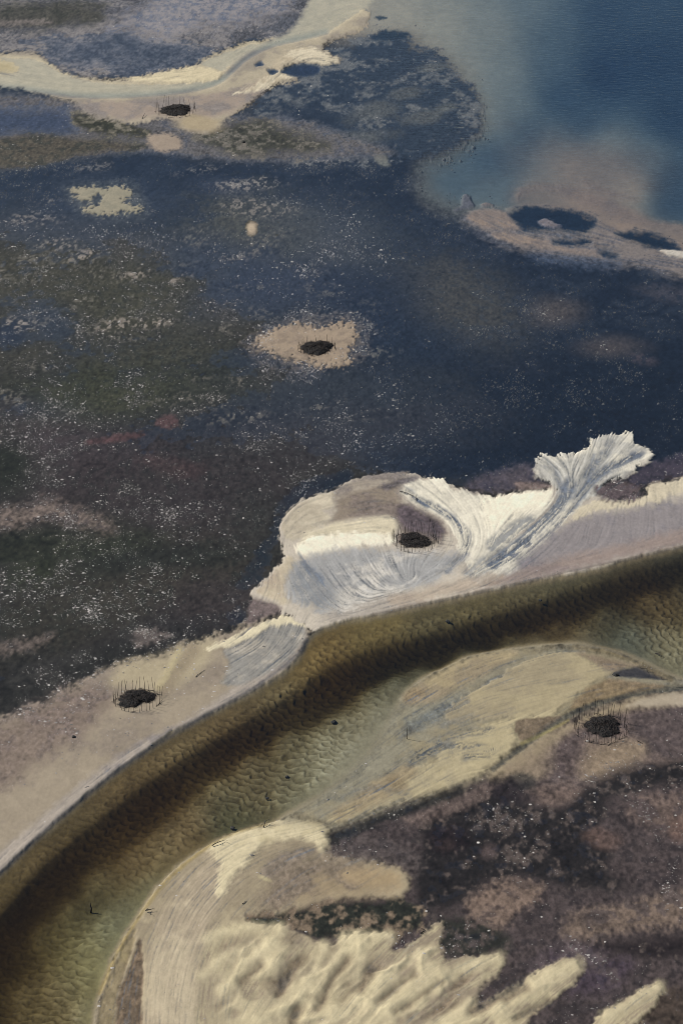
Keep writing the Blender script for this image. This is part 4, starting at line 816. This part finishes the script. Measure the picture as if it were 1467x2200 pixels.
def brush_pile(u, v, ring_w, ring_k, heap_w, heap_k, heap_du, heap_dv, rot, n_st, st_px, label, seed, gaps=(), kidney=0.0, cross=6):
    r = random.Random(seed); nr = np.random.default_rng(seed)
    x0, y0 = map(float, g2w(u, v)); um = unit_m(u, v)
    z0 = max(0.0, float(hgt(x0, y0)))
    root = empty("brush_pile", x0, y0, z0)
    tag(root, label, "brush pile", "stake-ringed brush piles on the tidal flat")
    R = ring_w * um / 2; rh = heap_w * um / 2
    sd_ = math.sin(math.atan2(CAM_H, y0))
    hx, hy = heap_du * um, -heap_dv * um / sd_
    # heap: a low noisy mound of packed brushwood
    V_, F_ = [], []; NA, NR = 56, 12; Hh = .17 * rh * r.uniform(.85, 1.2)
    ca, sa = math.cos(rot), math.sin(rot)
    V_.append((hx, hy, Hh))
    ph = [r.uniform(0, 6.28) for _ in range(4)]
    def edge(a): return 1 + .09 * math.sin(2 * a + ph[0]) + .08 * math.sin(3 * a + ph[1]) + .06 * math.sin(7 * a + ph[2]) + .06 * math.sin(13 * a + ph[3]) - kidney * math.exp(-((a - 5.0) / .5) ** 2)
    for i_ in range(1, NR + 1):
        f = i_ / NR
        for j in range(NA):
            a = 2 * math.pi * j / NA; rr_ = rh * f * (1 + (edge(a) - 1) * f)
            ex, ey = rr_ * math.cos(a), rr_ * heap_k * math.sin(a)
            z = Hh * (1 - f ** 3.2) * (1 + .16 * r.uniform(-1, 1)) + .04 * r.uniform(-1, 1) - (.15 if i_ == NR else 0)
            V_.append((hx + ex * ca - ey * sa + r.uniform(-.07, .07), hy + ex * sa + ey * ca + r.uniform(-.07, .07), z))
    for j in range(NA): F_.append((0, 1 + j, 1 + (j + 1) % NA))
    for i_ in range(NR - 1):
        for j in range(NA):
            a, b = 1 + i_ * NA + j, 1 + i_ * NA + (j + 1) % NA
            F_.append((a, a + NA, b + NA, b))
    heap = mk("heap", V_, F_, M_BRUSH, root, False)
    # twigs too many and thin to count: one tangle
    V_, F_ = [], []
    for k in range(900):
        f = math.sqrt(r.random()) * 1.04; a = r.uniform(0, 2 * math.pi)
        rr_ = rh * f * edge(a); ex, ey = rr_ * math.cos(a), rr_ * heap_k * math.sin(a)
        px_, py_ = hx + ex * ca - ey * sa, hy + ex * sa + ey * ca
        pz = Hh * max(0, 1 - f ** 3.2) + r.uniform(-.02, .14)
        L = r.uniform(.3, 1.1); q = r.uniform(0, 6.28); up = r.uniform(-.25, .4) if f < .9 else r.uniform(-.05, .6)
        dv = Vector((math.cos(q), math.sin(q), up)).normalized() * L
        c_ = Vector((px_, py_, pz)); bend = Vector((r.uniform(-.1, .1), r.uniform(-.1, .1), r.uniform(0, .08)))
        w_ = r.uniform(.012, .026)
        tube(V_, F_, [c_ - dv / 2, c_ + bend, c_ + dv / 2], [w_, w_ * .9, w_ * .4], 3, False)
    tg = mk("twig_tangle", V_, F_, M_TWIG, heap, False); tg["kind"] = "stuff"
    for k in range(9):                               # stout branches lying on the heap
        V_, F_ = [], []; f = r.uniform(0, .7); a = r.uniform(0, 6.28); q = r.uniform(0, 6.28); L = r.uniform(1.2, 2.6)
        c_ = Vector((hx + rh * f * math.cos(a), hy + rh * heap_k * f * math.sin(a), Hh * (1 - f ** 3) + .14))
        dv = Vector((math.cos(q), math.sin(q), r.uniform(-.12, .2))).normalized() * L
        tube(V_, F_, [c_ - dv / 2, c_ - dv / 6 + Vector((0, 0, .1)), c_ + dv / 6 + Vector((r.uniform(-.1, .1), r.uniform(-.1, .1), .08)), c_ + dv / 2], [.055, .05, .04, .02], 5)
        mk("branch", V_, F_, M_STAKE, heap)
    # the ring of stakes
    for k in range(n_st):
        a = 2 * math.pi * (k + r.uniform(-.38, .38)) / n_st
        deg = math.degrees(a) % 360
        if any(g0 <= deg <= g1 for g0, g1 in gaps): continue
        rr_ = R * r.uniform(.93, 1.07)
        sx, sy = rr_ * math.cos(a), rr_ * ring_k * math.sin(a)
        zz = float(hgt(x0 + sx, y0 + sy)) - z0
        o = bpy.data.objects.new("stake", STAKES[r.randrange(8)]); scene.collection.objects.link(o); o.parent = root
        front = math.sin(a) < -.25
        hh = st_px * um / .86 * r.uniform(.68, 1.15) * (.8 if front else 1)
        if r.random() < .14: hh *= .35               # broken stumps
        wd = r.uniform(.8, 1.2) * 1.5
        o.location = (sx, sy, zz - .05); o.scale = (wd, wd, hh)
        o.rotation_euler = (r.gauss(0, .07) + .05 * math.sin(a), r.gauss(0, .09) + .05 * math.cos(a), r.uniform(0, 6.28))
    for k in range(cross):                           # fallen poles at the foot of the ring
        a = r.uniform(0, 6.28); L = r.uniform(.9, 2.0); q = a + r.uniform(.9, 2.2)
        px_, py_ = R * 1.03 * math.cos(a), R * ring_k * 1.03 * math.sin(a)
        V_, F_ = [], []; dx, dy = math.cos(q) * L / 2, math.sin(q) * L / 2
        zz = float(hgt(x0 + px_, y0 + py_)) - z0
        tube(V_, F_, [(px_ - dx, py_ - dy, zz + .05), (px_, py_, zz + .1), (px_ + dx, py_ + dy, zz + r.uniform(.05, .4))], [.04, .038, .02], 5)
        mk("fallen_pole", V_, F_, M_STAKE, root)
    return root
brush_pile(378,240, 84,.95, 70,1.0, 0,-2, .0, 26, 25, "farthest brush pile, ringed by stakes on the pale upper sand bank", 1, gaps=((235,250),(280,300)))
brush_pile(680,750, 78,1.0, 72,.95, 0,-1, .25, 30, 15, "brush pile with short stakes on an isolated pale sand patch in dark flats", 2)
brush_pile(891,1167, 96,.95, 70,1.0, 0,-4, 0, 40, 29, "brush pile ringed by tall stakes in the mud hollow inside the white sand fan", 3)
brush_pile(296,1507, 98,.95, 80,.95, -3,-4, .3, 34, 28, "brush pile with stakes on the broad sand bank left of the channel", 4, kidney=.3)
brush_pile(1289,1567, 112,1.08, 82,1.0, 6,-6, 0, 46, 30, "brush pile in the widest stake ring, on purplish sand right of the channel", 5, cross=12)

# driftwood, lone poles, stones
def wood(name, pts, rad, label, cat, m=M_DRIFT, twigs=0, seed=0, group=None, under=False):
    r = random.Random(seed); P = []
    x0, y0 = map(float, g2w(pts[0][0], pts[0][1])); z0 = float(hgt(x0, y0))
    for p in pts:
        x, y = map(float, g2w(p[0], p[1])); P.append(Vector((x - x0, y - y0, float(hgt(x, y)) - z0 + p[2])))
    V_, F_ = [], []
    Q = [P[0]]
    for a, b in zip(P[:-1], P[1:]):
        Q.append(a.lerp(b, .5) + Vector((r.uniform(-.08, .08), r.uniform(-.08, .08), r.uniform(-.02, .06)))); Q.append(b)
    n = len(Q); tube(V_, F_, Q, [rad * (1 - .6 * k / (n - 1)) for k in range(n)], 6)
    for k in range(twigs):
        q = Q[r.randrange(n)]; e = q + Vector((r.uniform(-.9, .9), r.uniform(-.9, .9), r.uniform(.05, .6)))
        tube(V_, F_, [q, q.lerp(e, .5) + Vector((0, 0, .1)), e], [rad * .5, rad * .35, rad * .2], 4)
    me = bpy.data.meshes.new(name); me.from_pydata(V_, [], F_); me.polygons.foreach_set("use_smooth", np.ones(len(F_), bool))
    o = link(name, me, m); o.location = (x0, y0, z0); tag(o, label, cat, group); return o
wood("driftwood_branch", [(421,1457,.06),(430,1449,.08),(440,1442,.06)], .06, "thin dark branch lying on the bank, up and right of the brush pile", "driftwood", seed=1)
wood("driftwood_branch", [(859,1059,.25),(869,1062,.3),(880,1066,.25),(893,1071,.2),(894,1077,.1)], .09, "crooked branch lying on the left tip of the sand fan", "driftwood", twigs=2, seed=2)
wood("wooden_pole", [(874,1588,-.2),(874,1588,1.3),(874,1588,2.4)], .07, "lone upright pole standing on the lower sand bar", "pole", seed=3)
wood("wooden_post", [(196,1953,-.3),(197,1953,.9),(195,1953,1.9)], .17, "short thick post standing in the brown channel near the lower left", "post", seed=4)
wood("driftwood_branch", [(313,1962,.3),(323,1961,.4),(333,1960,.4)], .09, "snagged twiggy branch at the water edge of the point bar", "driftwood", twigs=3, seed=5)
wood("driftwood_branch", [(566,1782,.1),(569,1777,.5),(571,1772,.8)], .09, "leaning stick at the tip of the cream point bar beside the channel", "driftwood", twigs=1, seed=6)
wood("driftwood_branch", [(306,256,.1),(309,252,.3),(313,247,.5)], .09, "single stick leaning on sand left of the farthest brush pile", "driftwood", seed=7)
wood("driftwood_branch", [(1368,1593,.08),(1374,1596,.1),(1380,1599,.08)], .07, "short stick lying on purplish sand right of the widest stake ring", "driftwood", seed=8)
wood("driftwood_branch", [(903,2007,.15),(908,2005,.2),(913,2002,.15)], .12, "dark snag on the brown tongue above the dunes", "driftwood", twigs=2, seed=9)
wood("driftwood_branch", [(521,1945,.06),(525,1943,.1),(530,1939,.06)], .08, "small stick on the tan sand above the mottled hollow", "driftwood", seed=10)
wood("driftwood_branch", [(1407,1404,.25),(1416,1408,.3),(1424,1411,.25)], .1, "dark branch in the shallows at the right end of the bar", "driftwood", twigs=3, seed=11)
wood("driftwood_branch", [(456,1823,.2),(468,1818,.35),(482,1812,.25)], .09, "long twiggy branch lying along the channel edge of the point bar", "driftwood", twigs=4, seed=12)
def stone(u, v, sz, label, seed, m=M_STONE):
    r = random.Random(seed); bm = bmesh.new(); bmesh.ops.create_icosphere(bm, subdivisions=2, radius=1)
    for q in bm.verts:
        n = q.co.copy(); k = 1 + .22 * math.sin(5 * n.x + seed) * math.sin(4 * n.y + 2 * seed) + r.uniform(-.1, .1)
        q.co = Vector((n.x * k * sz * 1.2, n.y * k * sz, max(n.z, -.35) * k * sz * .7))
    me = bpy.data.meshes.new("weedy_stone"); bm.to_mesh(me); bm.free()
    x, y = map(float, g2w(u, v)); o = link("weedy_stone", me, m); o.location = (x, y, max(float(hgt(x, y)), -.25) + .05); o.rotation_euler.z = r.uniform(0, 6)
    tag(o, label, "stone", "dark weedy lumps")
stone(717,1549,.45,"small dark lump in the shallow greenish side of the channel",1)
stone(500,1777,.38,"dark lump in the channel just off the point bar edge",2)
stone(574,1713,.3,"dark lump in mid channel between the two bars, nearer the point bar",3)
stone(617,1667,.3,"tiny dark lump in mid channel, uppermost off the point bar",4)
stone(1321,1450,.55,"dark lump at the pointed tip of the cream sand lobe",5)
stone(523,306,.5,"black lump on weedy flat right of the farthest brush pile",6)
stone(159,1585,.35,"weedy lump on the broad left sand bank below the brush pile",7)
stone(961,1333,.42,"dark lump in the channel below the mud-hollow brush pile",8)
stone(1160,1288,.3,"dark lump in the channel below the white sand fan's right wing",9)

# ------------------------------------------------------------------ pale shells and oyster clumps strewn over the flats (nobody could count them)
area = np.outer(np.gradient(YS), np.gradient(XS)).ravel()
clump = np.clip(.3 + n_mid * .7 + n_rag * .7 + .3 * n_big, .06, 2) ** 2.4
wgt = np.where(INNER & (U > -150) & (U < 1620) & (V > -120) & (V < 2330), SPK * area * clump, 0)
tot = wgt.sum(); NS = 46000
pick = RNG.choice(N, NS, p=wgt / tot)
sx = X[pick] + RNG.uniform(-.5, .5, NS); sy = Y[pick] + RNG.uniform(-.8, .8, NS)
sz = .045 + .24 * RNG.random(NS) ** 7 + .07 * RNG.random(NS)
K = 5
ang0 = RNG.uniform(0, 6.28, NS); NVS = K + 1
vv = np.zeros((NS, NVS, 3))
hz = hgt(sx, sy)
for j in range(K):
    a = ang0 + 2 * np.pi * j / K + RNG.uniform(-.25, .25, NS); rj = sz * RNG.uniform(.6, 1.3, NS)
    vv[:, j, 0] = np.cos(a) * rj * 1.25 + sx; vv[:, j, 1] = np.sin(a) * rj + sy; vv[:, j, 2] = np.maximum(hz, -.2) - .03
vv[:, K, 0] = sx + RNG.uniform(-.4, .4, NS) * sz; vv[:, K, 1] = sy + RNG.uniform(-.4, .4, NS) * sz; vv[:, K, 2] = np.maximum(hz, -.2) + .03 + sz * RNG.uniform(.1, .4, NS) + np.where(hz < 0, np.minimum(-hz, .2) * .9, 0)
tri = np.array([(j, (j + 1) % K, K) for j in range(K)])
F_all = (tri[None] + (np.arange(NS) * NVS)[:, None, None]).reshape(-1, 3)
me = bpy.data.meshes.new("scattered_shells")
me.vertices.add(NS * NVS); me.vertices.foreach_set("co", vv.astype(np.float32).ravel())
me.loops.add(F_all.size); me.loops.foreach_set("vertex_index", F_all.astype(np.int32).ravel())
me.polygons.add(len(F_all)); me.polygons.foreach_set("loop_start", np.arange(0, F_all.size, 3, dtype=np.int32))
me.update(calc_edges=True)
tone = np.repeat((.10 + .45 * RNG.random(NS) ** 1.6) * np.where(hz < -.1, .34, 1), NVS)
at = me.attributes.new("tone", 'FLOAT', 'POINT'); at.data.foreach_set("value", tone.astype(np.float32))
M_SHELL, t, b = mat("bleached_shell")
a_ = N_(t, "ShaderNodeAttribute", attribute_name="tone"); cb = N_(t, "ShaderNodeVectorMath", operation='SCALE'); cb.inputs[0].default_value = (1.0, .95, .88)
t.links.new(a_.outputs["Fac"], cb.inputs["Scale"]); t.links.new(cb.outputs[0], b.inputs["Base Color"]); b.inputs["Roughness"].default_value = .7
sh = link("scattered_shells", me, M_SHELL); tag(sh, "pale shells and oyster clumps strewn over the dark flats", "shells", kind="stuff")
